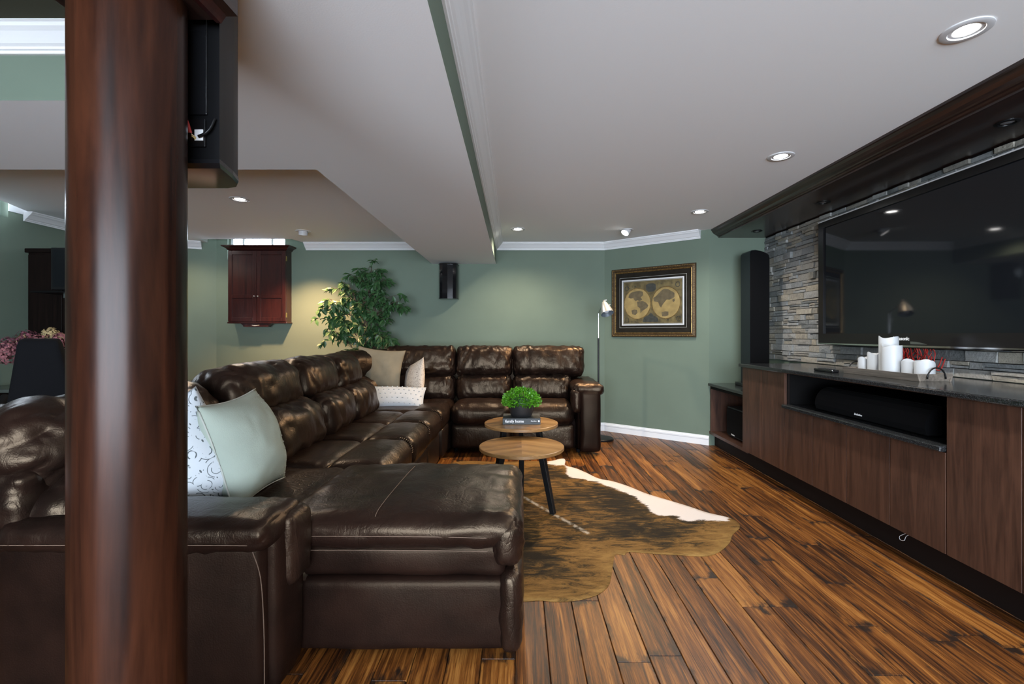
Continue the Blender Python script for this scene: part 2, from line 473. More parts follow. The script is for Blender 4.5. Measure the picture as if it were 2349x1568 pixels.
def prism(bm, poly, a0, a1, axis='z'):
    """poly of 2-D points extruded along axis from a0 to a1"""
    def p3(p, a):
        return {'z': (p[0], p[1], a), 'y': (p[0], a, p[1]), 'x': (a, p[0], p[1])}[axis]
    lo = [bm.verts.new(p3(p, a0)) for p in poly]
    hi = [bm.verts.new(p3(p, a1)) for p in poly]
    n = len(poly)
    bm.faces.new(lo[::-1])
    bm.faces.new(hi)
    for i in range(n):
        bm.faces.new((lo[i], lo[(i + 1) % n], hi[(i + 1) % n], hi[i]))
    bmesh.ops.recalc_face_normals(bm, faces=list(bm.faces))
    return bm


def tube(bm, pts, r, seg=8, cap=True):
    pts = [Vector(p) for p in pts]
    rs = r if isinstance(r, (list, tuple)) else [r] * len(pts)
    rings = []
    for i, p in enumerate(pts):
        t = (pts[min(i + 1, len(pts) - 1)] - pts[max(i - 1, 0)]).normalized()
        a = t.cross(Vector((0, 0, 1)))
        if a.length < 1e-3:
            a = t.cross(Vector((0, 1, 0)))
        a.normalize()
        b = t.cross(a)
        rings.append([bm.verts.new(p + (a * math.cos(2 * PI * k / seg) + b * math.sin(2 * PI * k / seg)) * rs[i]) for k in range(seg)])
    for i in range(len(rings) - 1):
        for k in range(seg):
            bm.faces.new((rings[i][k], rings[i][(k + 1) % seg], rings[i + 1][(k + 1) % seg], rings[i + 1][k]))
    if cap:
        bm.faces.new(rings[0][::-1])
        bm.faces.new(rings[-1])
    bmesh.ops.recalc_face_normals(bm, faces=list(bm.faces))
    return bm


def lathe(bm, prof, seg=32, c=(0, 0, 0), wob=None):
    rings = []
    for i, (r, z) in enumerate(prof):
        if r < 1e-5:
            rings.append([bm.verts.new((c[0], c[1], c[2] + z))])
        else:
            rings.append([bm.verts.new((c[0] + r * math.cos(2 * PI * k / seg), c[1] + r * math.sin(2 * PI * k / seg),
                                        c[2] + z + (wob(i, 2 * PI * k / seg) if wob else 0))) for k in range(seg)])
    for i in range(len(rings) - 1):
        A, B = rings[i], rings[i + 1]
        for k in range(seg):
            q = [A[k % len(A)], A[(k + 1) % len(A)], B[(k + 1) % len(B)], B[k % len(B)]]
            u = []
            for v in q:
                if v not in u:
                    u.append(v)
            if len(u) > 2:
                try:
                    bm.faces.new(u)
                except ValueError:
                    pass
    bmesh.ops.recalc_face_normals(bm, faces=list(bm.faces))
    return bm


def arc(c, r, a0, a1, n, plane='xz', off=0):
    out = []
    for i in range(n + 1):
        a = a0 + (a1 - a0) * i / n
        u, v = c[0] + r * math.cos(a), c[1] + r * math.sin(a)
        out.append({'xz': (u, off, v), 'yz': (off, u, v), 'xy': (u, v, off)}[plane])
    return out


def smooth_path(pts, n=8):
    """Catmull-Rom through the points"""
    P = [Vector(p) for p in pts]
    P = [P[0] * 2 - P[1]] + P + [P[-1] * 2 - P[-2]]
    out = []
    for i in range(1, len(P) - 2):
        for k in range(n):
            t = k / n
            out.append(0.5 * (2 * P[i] + (P[i + 1] - P[i - 1]) * t + (2 * P[i - 1] - 5 * P[i] + 4 * P[i + 1] - P[i + 2]) * t * t
                              + (3 * P[i] - P[i - 1] - 3 * P[i + 1] + P[i + 2]) * t ** 3))
    out.append(P[-2])
    return out


def sweep(bm, path, prof, ztop):
    """profile (offset to the left of the path, drop below ztop) mitred along an open XY polyline"""
    P = [Vector((p[0], p[1])) for p in path]
    n = len(P)
    rings = []
    for i in range(n):
        d0 = (P[i] - P[i - 1]).normalized() if i else (P[1] - P[0]).normalized()
        d1 = (P[i + 1] - P[i]).normalized() if i < n - 1 else d0
        n0, n1 = Vector((-d0.y, d0.x)), Vector((-d1.y, d1.x))
        m = (n0 + n1).normalized()
        m = m / max(0.3, m.dot(n0))
        rings.append([bm.verts.new((P[i].x + m.x * o, P[i].y + m.y * o, ztop - dr)) for o, dr in prof])
    k = len(prof)
    for i in range(n - 1):
        for j in range(k):
            bm.faces.new((rings[i][j], rings[i][(j + 1) % k], rings[i + 1][(j + 1) % k], rings[i + 1][j]))
    bm.faces.new(rings[0])
    bm.faces.new(rings[-1][::-1])
    bmesh.ops.recalc_face_normals(bm, faces=list(bm.faces))
    return bm


def obj(name, bm, mat, parent=None, smooth=False, local=False, angle=None):
    """one mesh object; the bmesh is in world coordinates unless local"""
    me = bpy.data.meshes.new(name)
    if parent is not None and not local:
        p = parent
        off = Vector((0, 0, 0))
        while p is not None:
            off += p.location
            p = p.parent
        bmesh.ops.translate(bm, verts=list(bm.verts), vec=-off)
    bm.to_mesh(me)
    bm.free()
    mats = mat if isinstance(mat, (list, tuple)) else [mat]
    for m in mats:
        me.materials.append(M[m] if isinstance(m, str) else m)
    if smooth:
        for p in me.polygons:
            p.use_smooth = True
        if angle:
            me.set_sharp_from_angle(angle=math.radians(angle))
    o = bpy.data.objects.new(name, me)
    C.objects.link(o)
    if parent is not None:
        o.parent = parent
    return o


def tag(o, label, cat, group=None, kind=None):
    o['label'] = label
    o['category'] = cat
    if group:
        o['group'] = group
    if kind:
        o['kind'] = kind
    return o


def thing(name, label, cat, loc=(0, 0, 0), rot=(0, 0, 0), group=None):
    o = bpy.data.objects.new(name, None)
    o.empty_display_size = 0.1
    C.objects.link(o)
    o.location, o.rotation_euler = loc, rot
    return tag(o, label, cat, group)


def struct(name, bm, mat, parent=None, **kw):
    o = obj(name, bm, mat, parent, **kw)
    if parent is None:
        o['kind'] = 'structure'
    return o


def text(name, body, size, mat, parent, mtx, ext=0.0006, bold=False):
    cu = bpy.data.curves.new(name, 'FONT')
    cu.body = body
    cu.size = size
    cu.extrude = ext
    cu.align_x = 'CENTER'
    cu.align_y = 'CENTER'
    cu.resolution_u = 3
    if bold:
        cu.offset = size * 0.018
    t = bpy.data.objects.new(name + '_curve', cu)
    C.objects.link(t)
    bpy.context.view_layer.update()
    dg = bpy.context.evaluated_depsgraph_get()
    me = bpy.data.meshes.new_from_object(t.evaluated_get(dg))
    bpy.data.objects.remove(t, do_unlink=True)
    bm = nbm()
    bm.from_mesh(me)
    bpy.data.meshes.remove(me)
    bm.transform(mtx)
    return obj(name, bm, mat, parent)


def frame_m(o, x, y):
    x, y = Vector(x).normalized(), Vector(y).normalized()
    z = x.cross(y)
    m = Matrix((x, y, z)).transposed().to_4x4()
    m.translation = Vector(o)
    return m


def cushion(c, s, r, puff=(0, 0, 0), n=14, wr=0.006, wf=(6, 6, 6), seed=0, R=None, edge=0.65, power=None):
    """a stuffed rounded block with soft hills and sharp leather creases"""
    bm = nbm()
    bmesh.ops.create_cube(bm, size=1.0)
    bmesh.ops.subdivide_edges(bm, edges=list(bm.edges), cuts=n, use_grid_fill=True)
    h = Vector(s) / 2
    r = min(r, min(h) * 0.999)
    sv = Vector((seed * 3.17, seed * 1.71, seed * 2.3))
    R = R or Matrix.Identity(3)
    c = Vector(c)
    for v in bm.verts:
        p = v.co
        # crowd the rows towards the edges so that the rolls stay round
        q = Vector([h[i] * math.copysign(1 - (1 - abs(2 * p[i])) ** 1.35, p[i]) for i in range(3)])
        inn = Vector([max(-(h[i] - r), min(h[i] - r, q[i])) for i in range(3)])
        d = q - inn
        nrm = d.normalized() if d.length > 1e-9 else Vector((0, 0, 1))
        q = inn + nrm * r
        u = [q[i] / h[i] for i in range(3)]
        f = [max(0, 1 - x * x) for x in u]
        q = q + Vector((nrm.x * puff[0] * f[1] * f[2], nrm.y * puff[1] * f[0] * f[2], nrm.z * puff[2] * f[0] * f[1]))
        if wr:
            a = noise.noise(Vector((q.x * wf[0], q.y * wf[1], q.z * wf[2])) + sv)
            b = noise.noise(Vector((q.x * wf[0] * 2.3, q.y * wf[1] * 2.3, q.z * wf[2] * 2.3)) + sv * 1.9)
            su = sorted(abs(x) for x in u)
            e = su[1]
            w = (1 - edge) + edge * e * e
            q = q + nrm * (wr * w * ((abs(a) * 2.2 - 0.45) + 0.55 * (abs(b) * 2.2 - 0.45)))
        v.co = R @ q + c
    return bm


def pillow(w, h, t, n=26, wr=0.004, seed=0, pinch=0.10, sag=0.0):
    """square throw pillow in its own XZ plane, thickness along Y, seam round the rim, drawn-out corners"""
    bm = nbm()
    sv = Vector((seed * 2.1, seed * 1.3, seed * 3.7))
    grids = []
    for side in (-1, 1):
        g = []
        for i in range(n + 1):
            row = []
            for j in range(n + 1):
                u, v = -1 + 2 * i / n, -1 + 2 * j / n
                u, v = math.copysign(abs(u) ** 0.85, u), math.copysign(abs(v) ** 0.85, v)
                x = u * w / 2 * (1 - pinch * (1 - v * v))
                z = v * h / 2 * (1 - pinch * (1 - u * u))
                th = t / 2 * (max(0, 1 - abs(u) ** 2.4) ** 0.6) * (max(0, 1 - abs(v) ** 2.4) ** 0.6)
                a = abs(noise.noise(Vector((x * 7, z * 7, side)) + sv)) * 2 - 0.4
                b = abs(noise.noise(Vector((x * 17, z * 12, side * 2)) + sv)) * 2 - 0.4
                k = min(1, 2.2 * (1 - max(abs(u), abs(v))) + 0.1)
                y = side * (th + wr * k * (a + 0.5 * b))
                z -= sag * (1 - v) * 0.5 * (1 - u * u)
                if i in (0, n) or j in (0, n):
                    y = 0
                row.append((x, y, z))
            g.append(row)
        grids.append(g)
    ids = {}
    for s, g in enumerate(grids):
        for i in range(n + 1):
            for j in range(n + 1):
                rim = i in (0, n) or j in (0, n)
                key = (0 if rim else s, i, j)
                if key not in ids:
                    ids[key] = bm.verts.new(g[i][j])
    for s in (0, 1):
        for i in range(n):
            for j in range(n):
                q = []
                for a, b in ((i, j), (i + 1, j), (i + 1, j + 1), (i, j + 1)):
                    rim = a in (0, n) or b in (0, n)
                    q.append(ids[(0 if rim else s, a, b)])
                bm.faces.new(q if s == 0 else q[::-1])
    bmesh.ops.recalc_face_normals(bm, faces=list(bm.faces))
    return bm


def rim_loop(w, h, pinch=0.10, n=14):
    pts = []
    for k in range(4 * n):
        s, i = divmod(k, n)
        t = -1 + 2 * i / n
        u, v = ((t, -1), (1, t), (-t, 1), (-1, -t))[s]
        u, v = math.copysign(abs(u) ** 0.85, u), math.copysign(abs(v) ** 0.85, v)
        pts.append((u * w / 2 * (1 - pinch * (1 - v * v)), 0, v * h / 2 * (1 - pinch * (1 - u * u))))
    return pts + [pts[0]]

# ================================================================== the room
CEIL = 2.38
YF = 5.93          # far wall
XL = -4.67         # left wall
XR = 2.73          # stone wall
YB = -3.5          # wall behind the camera
BZ = 2.117         # underside of the dropped beams


def beam_x(y):
    return -0.234 - 0.0091 * y


# floor: slab with one plank per board, laid along Y
floor = struct('floor', bx(XL - 0.12, XR + 0.12, YB - 0.12, YF + 0.25, -0.12, -0.012), 'sub_floor')
PW = 0.127


def plank_geo(bm, lp, lm, x, y0, y1, rnd):
    g, ch = 0.0009, 0.0022
    a0, a1, b0, b1 = x + g, x + PW - g, y0 + g, y1 - g
    vs = [bm.verts.new(p) for p in ((a0, b0, -0.003), (a1, b0, -0.003), (a1, b1, -0.003), (a0, b1, -0.003),
                                    (a0 + ch, b0 + ch, 0), (a1 - ch, b0 + ch, 0), (a1 - ch, b1 - ch, 0), (a0 + ch, b1 - ch, 0),
                                    (a0, b0, -0.012), (a1, b0, -0.012), (a1, b1, -0.012), (a0, b1, -0.012))]
    for q in ((4, 5, 6, 7), (0, 1, 5, 4), (1, 2, 6, 5), (2, 3, 7, 6), (3, 0, 4, 7), (8, 9, 1, 0), (9, 10, 2, 1), (10, 11, 3, 2), (11, 8, 0, 3)):
        f = bm.faces.new([vs[i] for i in q])
        for l in f.loops:
            l[lp].uv = ((l.vert.co.x - x) / PW, l.vert.co.y - y0)
            l[lm].uv = (y1 - y0, rnd)


rp = random.Random(11)
rest = nbm()
rest_l = (rest.loops.layers.uv.new('plank'), rest.loops.layers.uv.new('meta'))
nx = int((XR + 0.1 - XL) / PW)
for i in range(nx + 1):
    x = XR + 0.05 - (i + 1) * PW
    y = YB - rp.uniform(0, 1.1)
    while y < YF + 0.1:
        L = rp.choice((0.85, 1.22, 1.55, 1.83))
        y0, y1 = max(y, YB), min(y + L, YF + 0.1)
        y += L
        if y1 - y0 < 0.05:
            continue
        r = rp.random()
        if x > -1.05 and y1 > 0.9 and x < 2.2:
            b = nbm()
            plank_geo(b, b.loops.layers.uv.new('plank'), b.loops.layers.uv.new('meta'), x, y0, y1, r)
            obj('plank', b, 'floor', floor)
        else:
            plank_geo(rest, rest_l[0], rest_l[1], x, y0, y1, r)
o = obj('distant_planks', rest, 'floor', floor)
o['kind'] = 'stuff'

# ceiling with the two window notches
bm = nbm()
for poly in ([(-2.69, YB - .1), (XR + .1, YB - .1), (XR + .1, YF + .12), (-2.69, YF + .12)],
             [(XL - .12, YB - .1), (-2.69, YB - .1), (-2.69, 2.7), (XL - .12, 2.7)],
             [(-4.42, 2.7), (-2.69, 2.7), (-2.69, 4.5), (-4.42, 4.5)],
             [(XL - .12, 4.5), (-2.69, 4.5), (-2.69, 5.68), (XL - .12, 5.68)],
             [(XL - .12, 5.68), (-3.88, 5.68), (-3.96, YF + .12), (XL - .12, YF + .12)],
             [(-2.76, 5.68), (-2.69, 5.68), (-2.69, YF + .12)],
             [(XL - .12, 4.5), (-4.42, 4.5), (-4.42, 3.9), (-4.65, 4.45), (XL - .12, 4.45)]):
    prism(bm, poly, CEIL, CEIL + 0.05)
struct('ceiling', bm, 'ceiling')

S0, S1 = 3.27, 4.27     # side window
# wells above the notches: green drywall sides, white lid
bm = nbm()
prism(bm, [(-3.88, 5.68), (-2.76, 5.68), (-2.76, 5.64), (-3.88, 5.64)], CEIL + 0.05, 2.75)
prism(bm, [(-3.92, 5.64), (-3.88, 5.68), (-3.96, YF + .12), (-4.02, YF + .12)], CEIL + 0.05, 2.75)
prism(bm, [(-2.72, 5.64), (-2.76, 5.68), (-2.69, YF + .12), (-2.64, YF + .12)], CEIL + 0.05, 2.75)
struct('wall_notch', bm, 'green')
bm = nbm()
box(bm, XL + .0005, XL + .006, S1, 4.5, CEIL - .03, 2.75)
prism(bm, [(-4.42, 2.7), (-4.42, 3.9), (-4.38, 3.9), (-4.38, 2.7)], CEIL + 0.05, 2.75)
prism(bm, [(-4.42, 3.9), (-4.65, 4.45), (-4.60, 4.5), (-4.36, 3.92)], CEIL + 0.05, 2.75)
prism(bm, [(XL - .12, 2.7), (-4.38, 2.7), (-4.38, 2.66), (XL - .12, 2.66)], CEIL + 0.05, 2.75)
struct('trim_5', bm, 'ceiling')
bm = nbm()
prism(bm, [(-4.05, 5.6), (-2.6, 5.6), (-2.6, YF + .12), (-4.05, YF + .12)], 2.75, 2.8)
prism(bm, [(XL - .12, 2.6), (-4.3, 2.6), (-4.3, 4.5), (XL - .12, 4.5)], 2.75, 2.8)
struct('ceiling_notch', bm, 'ceiling')

# walls
bm = nbm()
W0, W1, WZ0, WZ1 = -3.70, -2.97, 2.16, 2.62
box(bm, -4.1, W0, YF, YF + .12, 0, 2.8)
box(bm, W1, 1.2, YF, YF + .12, 0, 2.8)
box(bm, W0, W1, YF, YF + .12, 0, WZ0)
box(bm, W0, W1, YF, YF + .12, WZ1, 2.8)
struct('wall_far', bm, 'green')
bm = nbm()
box(bm, XL - .12, XL, YB - .1, S0, 0, 2.8)
box(bm, XL - .12, XL, S1, 5.62, 0, 2.8)
box(bm, XL - .12, XL, S0, S1, 0, 2.29)
box(bm, XL - .12, XL, S0, S1, 2.66, 2.8)
struct('wall_left', bm, 'green')
AL0, AL1 = (XL, 5.56), (-3.84, YF)
struct('wall_angled_left', prism(nbm(), [AL0, AL1, (-3.84, YF + .12), (XL - .12, YF + .12), (XL - .12, 5.56)], 0, 2.8), 'green')
A0, A1 = (1.09, YF), (2.10, 5.15)
struct('wall_angled_right', prism(nbm(), [A0, A1, (2.25, 5.25), (1.25, YF + .12), (1.09, YF + .12)], 0, CEIL), 'green')
struct('wall_return', bx(2.10, XR + .12, 5.15, 5.27, 0, CEIL), 'green')
struct('wall_right', bx(XR, XR + .12, YB - .1, 5.15, 0, CEIL), 'green')
bm = nbm()
D0, D1 = -2.4, 2.2
E0, E1 = 0.15, 2.28
box(bm, XL - .12, D0, YB - .12, YB, 0, CEIL)
box(bm, D1, XR + .12, YB - .12, YB, 0, CEIL)
box(bm, D0, D1, YB - .12, YB, E1, CEIL)
box(bm, D0, D1, YB - .12, YB, 0, E0)
struct('wall_back', bm, 'green')

# dropped beams: white underside, green sides


def beam(name, poly, green_dirs):
    bm = prism(nbm(), poly, BZ, CEIL)
    for f in bm.faces:
        f.material_index = 0
        for d in green_dirs:
            if f.normal.dot(Vector(d)) > 0.8:
                f.material_index = 1
    return struct(name, bm, ['ceiling', 'green'])


beam('ceiling_beam', [(-1.1, YB), (beam_x(YB), YB), (beam_x(YF), YF), (-1.1, YF)], [(1, 0, 0)])
beam('ceiling_crossbeam', [(XL, 1.79), (-1.1, 1.79), (-1.1, 2.54), (XL, 2.54)], [(0, -1, 0)])
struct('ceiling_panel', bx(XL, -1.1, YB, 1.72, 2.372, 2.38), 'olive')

# crown moulding
CROWN = [(0, 0), (0.088, 0), (0.088, 0.010), (0.080, 0.014), (0.074, 0.024), (0.060, 0.034), (0.045, 0.050), (0.033, 0.064), (0.022, 0.070),
         (0.020, 0.078), (0.012, 0.080), (0.010, 0.090), (0, 0.090)]


def crown(name, path):
    return struct(name, sweep(nbm(), path, CROWN, CEIL), 'trim')


ux, uy = (A1[0] - A0[0]), (A1[1] - A0[1])
crown('trim_1', [(A0[0] + ux * .93, A0[1] + uy * .93), A0, (beam_x(YF), YF), (beam_x(0.2), 0.2)])
crown('trim_2', [(-1.1, YF), (-2.70, YF)])
crown('trim_3', [(-3.98, AL0[1] + (AL1[1] - AL0[1]) * .83), AL0, (XL, 4.40)])
crown('trim_4', [(-1.1, 1.79), (XL, 1.79)])

# baseboard
BASE = [(0, 0), (0.010, 0), (0.012, 0.018), (0.018, 0.026), (0.018, 0.085), (0.024, 0.09), (0.024, 0.098), (0.0, 0.10)]
BASE = [(0, 0.0), (0.008, 0.0), (0.011, 0.016), (0.017, 0.022), (0.017, 0.038), (0.013, 0.044), (0.015, 0.105), (0, 0.105)]


def baseboard(name, path):
    return struct(name, sweep(nbm(), path, BASE, 0.105), 'trim')


baseboard('baseboard_right', [(2.12, 5.16), A1, A0, (-1.0, YF)][1:])
baseboard('baseboard_left', [(-3.84, YF), AL0, (XL, 0.0)])

# windows


def window(name, fr, pane_bms, glass):
    w = struct(name, fr, 'vinyl')
    for b in pane_bms:
        obj('pane', b, glass, w)
    return w


fr = nbm()
for (a, b) in ((W0, W0 + .03), (W1 - .03, W1), (-3.55, -3.525), (-3.18, -3.155)):
    box(fr, a, b, 6.0, 6.04, WZ0, WZ1)
box(fr, W0, W1, 6.0, 6.04, WZ0, WZ0 + .03)
box(fr, W0, W1, 6.0, 6.04, WZ1 - .03, WZ1)
window('window_1', fr, [bx(W0 + .03, -3.55, 6.015, 6.02, WZ0 + .03, WZ1 - .03), bx(-3.525, -3.18, 6.015, 6.02, WZ0 + .03, WZ1 - .03),
                        bx(-3.155, W1 - .03, 6.015, 6.02, WZ0 + .03, WZ1 - .03)], 'glass')
fr = nbm()
for (a, b) in ((S0, S0 + .03), (S1 - .03, S1), (3.75, 3.79)):
    box(fr, XL - .115, XL - .075, a, b, 2.29, 2.66)
box(fr, XL - .115, XL - .075, S0, S1, 2.29, 2.32)
box(fr, XL - .115, XL - .075, S0, S1, 2.63, 2.66)
window('window_2', fr, [bx(XL - .10, XL - .095, S0 + .03, 3.75, 2.32, 2.63), bx(XL - .10, XL - .095, 3.79, S1 - .03, 2.32, 2.63)], 'glass')
fr = nbm()  # unseen back window, sized to brighten the ceiling and leather
cols = [D0 + (D1 - D0) * k / 4 for k in range(5)]
for c_ in cols:
    box(fr, c_ - .025, c_ + .025, YB - .08, YB - .02, E0, E1)
box(fr, D0, D1, YB - .08, YB - .02, E0, E0 + .05)
box(fr, D0, D1, YB - .08, YB - .02, E1 - .05, E1)
window('window_unseen', fr, [bx(a + .025, b - .025, YB - .055, YB - .05, E0 + .05, E1 - .05) for a, b in zip(cols[:-1], cols[1:])], 'glass')

# stacked ledger stone on the media wall
rs = random.Random(5)
stones = []
z = 0.957
while z < 2.285:
    h = min(rs.choice((0.034, 0.045, 0.055, 0.066)), 2.287 - z)
    if h < 0.012:
        break
    y = 5.148
    while y > 1.25:
        L = rs.uniform(0.06, 0.25)
        y0 = max(y - L, 1.25)
        if rs.random() < 0.28 and h > 0.04:      # split course
            cut = h * rs.uniform(.4, .6)
            stones.append((y0, y, z, z + cut))
            stones.append((y0, y, z + cut, z + h))
        else:
            stones.append((y0, y, z, z + h))
        y = y0
    z += h


def stone_geo(bm, ly, st):
    y0, y1, z0, z1 = st
    g = 0.0012
    y0, y1, z0, z1 = y0 + g, y1 - g, z0 + g, z1 - g
    xf = XR - 0.012 - abs(rs.gauss(0, 0.011))
    rnd = rs.random()
    j = lambda a: rs.uniform(-a, a)
    front = [(xf + j(.005), y0 + abs(j(.003)), z0 + abs(j(.003))), (xf + j(.005), y1 - abs(j(.003)), z0 + abs(j(.003))),
             (xf + j(.005), y1 - abs(j(.003)), z1 - abs(j(.003))), (xf + j(.005), y0 + abs(j(.003)), z1 - abs(j(.003)))]
    mid = (xf - 0.003 + j(.004), (y0 + y1) / 2 + j(.02), (z0 + z1) / 2)
    back = [(XR + .002, y0, z0), (XR + .002, y1, z0), (XR + .002, y1, z1), (XR + .002, y0, z1)]
    F = [bm.verts.new(p) for p in front]
    B = [bm.verts.new(p) for p in back]
    c = bm.verts.new(mid)
    fs = []
    for k in range(4):
        fs.append(bm.faces.new((F[k], F[(k + 1) % 4], c)))
        fs.append(bm.faces.new((F[k], B[k], B[(k + 1) % 4], F[(k + 1) % 4])))
    for f in fs:
        for l in f.loops:
            l[ly].uv = (rnd, 0)


def stone_seen(st):
    ym, zm = (st[0] + st[1]) / 2, (st[2] + st[3]) / 2
    hid = 2.25 < ym < 3.93 and 1.20 < zm < 2.12
    if hid or ym < 2.2:
        return 0
    return (st[1] - st[0]) * (st[3] - st[2]) / ym ** 2.2


backing = struct('wall_stone', bx(XR - 0.004, XR + 0.0005, 1.25, 5.149, 0.957, 2.287), 'niche')
stones.sort(key=stone_seen, reverse=True)
bm_rest = nbm()
lr = bm_rest.loops.layers.uv.new('meta')
for k, st in enumerate(stones):
    if k < 300 and stone_seen(st) > 0:
        b = nbm()
        stone_geo(b, b.loops.layers.uv.new('meta'), st)
        bmesh.ops.recalc_face_normals(b, faces=list(b.faces))
        obj('stone', b, 'stone', backing)
    else:
        stone_geo(bm_rest, lr, st)
bmesh.ops.recalc_face_normals(bm_rest, faces=list(bm_rest.faces))
o = obj('remaining_stones', bm_rest, 'stone', backing)
o['kind'] = 'stuff'

# dark wood bulkhead over the media wall
bm = nbm()
prism(bm, [(2.12, CEIL), (2.12, CEIL - .014), (2.128, CEIL - .018), (2.135, CEIL - .034), (2.150, CEIL - .050), (2.168, CEIL - .060),
           (2.172, CEIL - .068), (2.185, CEIL - .070), (2.190, CEIL - .078), (2.202, CEIL - .081), (2.202, 2.287), (XR, 2.287), (XR, CEIL)], 1.2, 5.149, 'y')
bulk = struct('ceiling_bulkhead', bm, 'dark_wood')

# ================================================================== recessed lights


def pot(x, y, label, power=POT_W, col=COOL, z=CEIL, lit=True, tilt=None, ringm='ring', rad=0.08, cone=150):
    t = thing('recessed_light', label, 'light', (x, y, z), group='recessed ceiling lights')
    obj('trim_ring', lathe(nbm(), [(rad, 0.0), (rad, -0.004), (rad * .93, -0.0065), (rad * .70, -0.006), (rad * .66, -0.001), (rad * .66, 0.0)], 40), ringm, t, smooth=True, local=True, angle=40)
    if tilt is None:
        obj('baffle', lathe(nbm(), [(rad * .66, -0.001), (rad * .55, -0.0025), (rad * .50, -0.001)], 32), ringm, t, smooth=True, local=True)
        obj('lens', lathe(nbm(), [(0, -0.0035), (rad * .34, -0.0032), (rad * .50, -0.0012)], 32), 'lens' if lit else 'dead_lens', t, smooth=True, local=True)
        aim = Vector((0, 0, -1))
    else:
        aim = Vector(tilt).normalized()
        mt = aim.to_track_quat('-Z', 'Y').to_matrix().to_4x4()
        mt.translation = Vector((0, 0, -0.012))
        b = lathe(nbm(), [(rad * .60, 0.02), (rad * .60, -0.030), (rad * .52, -0.032), (rad * .48, -0.012), (0, -0.010)], 32)
        b.transform(mt)
        obj('gimbal', b, ringm, t, smooth=True, local=True, angle=40)
        b = lathe(nbm(), [(0, -0.018), (rad * .40, -0.016), (rad * .46, -0.012)], 32)
        b.transform(mt)
        obj('lens', b, 'lens', t, smooth=True, local=True)
    if lit:
        d = bpy.data.lights.new('lamp', 'SPOT')
        d.energy = power
        d.color = col
        d.spot_size = math.radians(cone)
        d.spot_blend = 0.85
        d.shadow_soft_size = 0.035
        l = bpy.data.objects.new('lamp', d)
        C.objects.link(l)
        l.parent = t
        l.location = aim * 0.05 + (Vector((0, 0, -0.012)) if tilt else Vector((0, 0, 0)))
        l.rotation_euler = aim.to_track_quat('-Z', 'Y').to_euler()
    return t


pot(1.706, 1.78, 'lit recessed ceiling light nearest the camera above the media wall')
pot(1.706, 3.04, 'lit recessed ceiling light over the middle of the media cabinets')
pot(1.706, 4.405, 'lit recessed ceiling light near the angled wall by the dark bulkhead')
pot(-0.01, 5.13, 'lit recessed ceiling light beside the beam above the far sofa seats', col=(1.0, 0.84, 0.66), power=POT_W * 1.4)
pot(1.19, 5.175, 'swivelled spotlight in the ceiling near the framed map', tilt=(-0.62, -0.42, -1), col=(1.0, 0.66, 0.36), power=POT_W * 3.6, cone=88)
pot(-2.39, 4.0, 'lit recessed light in the ceiling left of the beam', col=WARM)
pot(-2.42, 5.24, 'swivelled spotlight turned to the wall above the ficus', tilt=(-0.12, 0.26, -1), col=(1.0, 0.58, 0.30), power=POT_W * 5.0, cone=92)
pot(-3.85, 5.3, 'recessed ceiling light close beside the wooden column edge', col=WARM, power=POT_W * .5)
pot(1.706, 0.3, 'recessed ceiling light above and behind the viewer', power=POT_W)
pot(0.4, -1.2, 'recessed ceiling light at the back of the room', power=POT_W)
for y, l in ((2.35, 'small unlit recessed light in the dark bulkhead above the television'), (3.77, 'small unlit recessed light in the bulkhead at the television corner'),
             (4.82, 'small unlit recessed light in the bulkhead above the tower speaker')):
    pot(2.46, y, l, z=2.287, lit=False, rad=0.05, ringm='black_plastic')

# ================================================================== column, header and hanging speaker
t = thing('wooden_column', 'round glossy dark wood column in the left foreground', 'column', (-0.832, 1.0, 0))
obj('shaft', lathe(nbm(), [(0.1005, 0.14), (0.1005, 1.95)], 64, (-0.832, 1.0, 0)), 'column', t, smooth=True, angle=40)
obj('base', lathe(nbm(), [(0, 0), (0.145, 0), (0.145, 0.09), (0.135, 0.10), (0.128, 0.12), (0.112, 0.13), (0.1005, 0.145)], 48, (-0.832, 1.0, 0)), 'column', t, smooth=True, angle=40)
t = thing('wooden_header', 'dark wood header box on top of the round column', 'header', (-0.84, -0.2, 1.95))
obj('casing', bx(-1.03, -0.656, -1.5, 1.09, 1.962, BZ - .001), 'dark_wood', t)
obj('soffit', bx(-0.99, -0.705, -1.5, 1.085, 1.951, 1.963), 'dark_wood', t)
bm = prism(nbm(), [(-0.705, 1.963), (-0.705, 1.946), (-0.693, 1.944), (-0.688, 1.952), (-0.680, 1.963)], -1.5, 1.088, 'y')
obj('moulding', bm, 'mahogany', t)

t = thing('hanging_speaker', 'black speaker hung behind the column, seen from its back', 'speaker', (-0.81, 1.12, 1.63))
prof = [(-.97, 1.12), (-.718, 1.12), (-.724, 1.15), (-.735, 1.20), (-.752, 1.25), (-.768, 1.272), (-.80, 1.285), (-.97, 1.285)]
cab = prism(nbm(), prof, 1.640, 2.10)
obj('shell', cab, 'black_plastic', t, smooth=True, angle=35)
obj('back_panel', bx(-.96, -.745, 1.114, 1.121, 1.745, 2.09, .002), 'gloss_black', t)
bot = [((x + .80) * 1.02 - .80, (y - 1.2) * 1.03 + 1.2) for x, y in prof]
b = nbm()
lo = [b.verts.new(((x + .80) * .93 - .80, (y - 1.2) * .90 + 1.205, 1.622)) for x, y in bot]
mi = [b.verts.new((x, y, 1.630)) for x, y in bot]
hi = [b.verts.new((x, y, 1.640)) for x, y in bot]
n = len(bot)
b.faces.new(lo[::-1])
b.faces.new(hi)
for k in range(n):
    b.faces.new((lo[k], lo[(k + 1) % n], mi[(k + 1) % n], mi[k]))
    b.faces.new((mi[k], mi[(k + 1) % n], hi[(k + 1) % n], hi[k]))
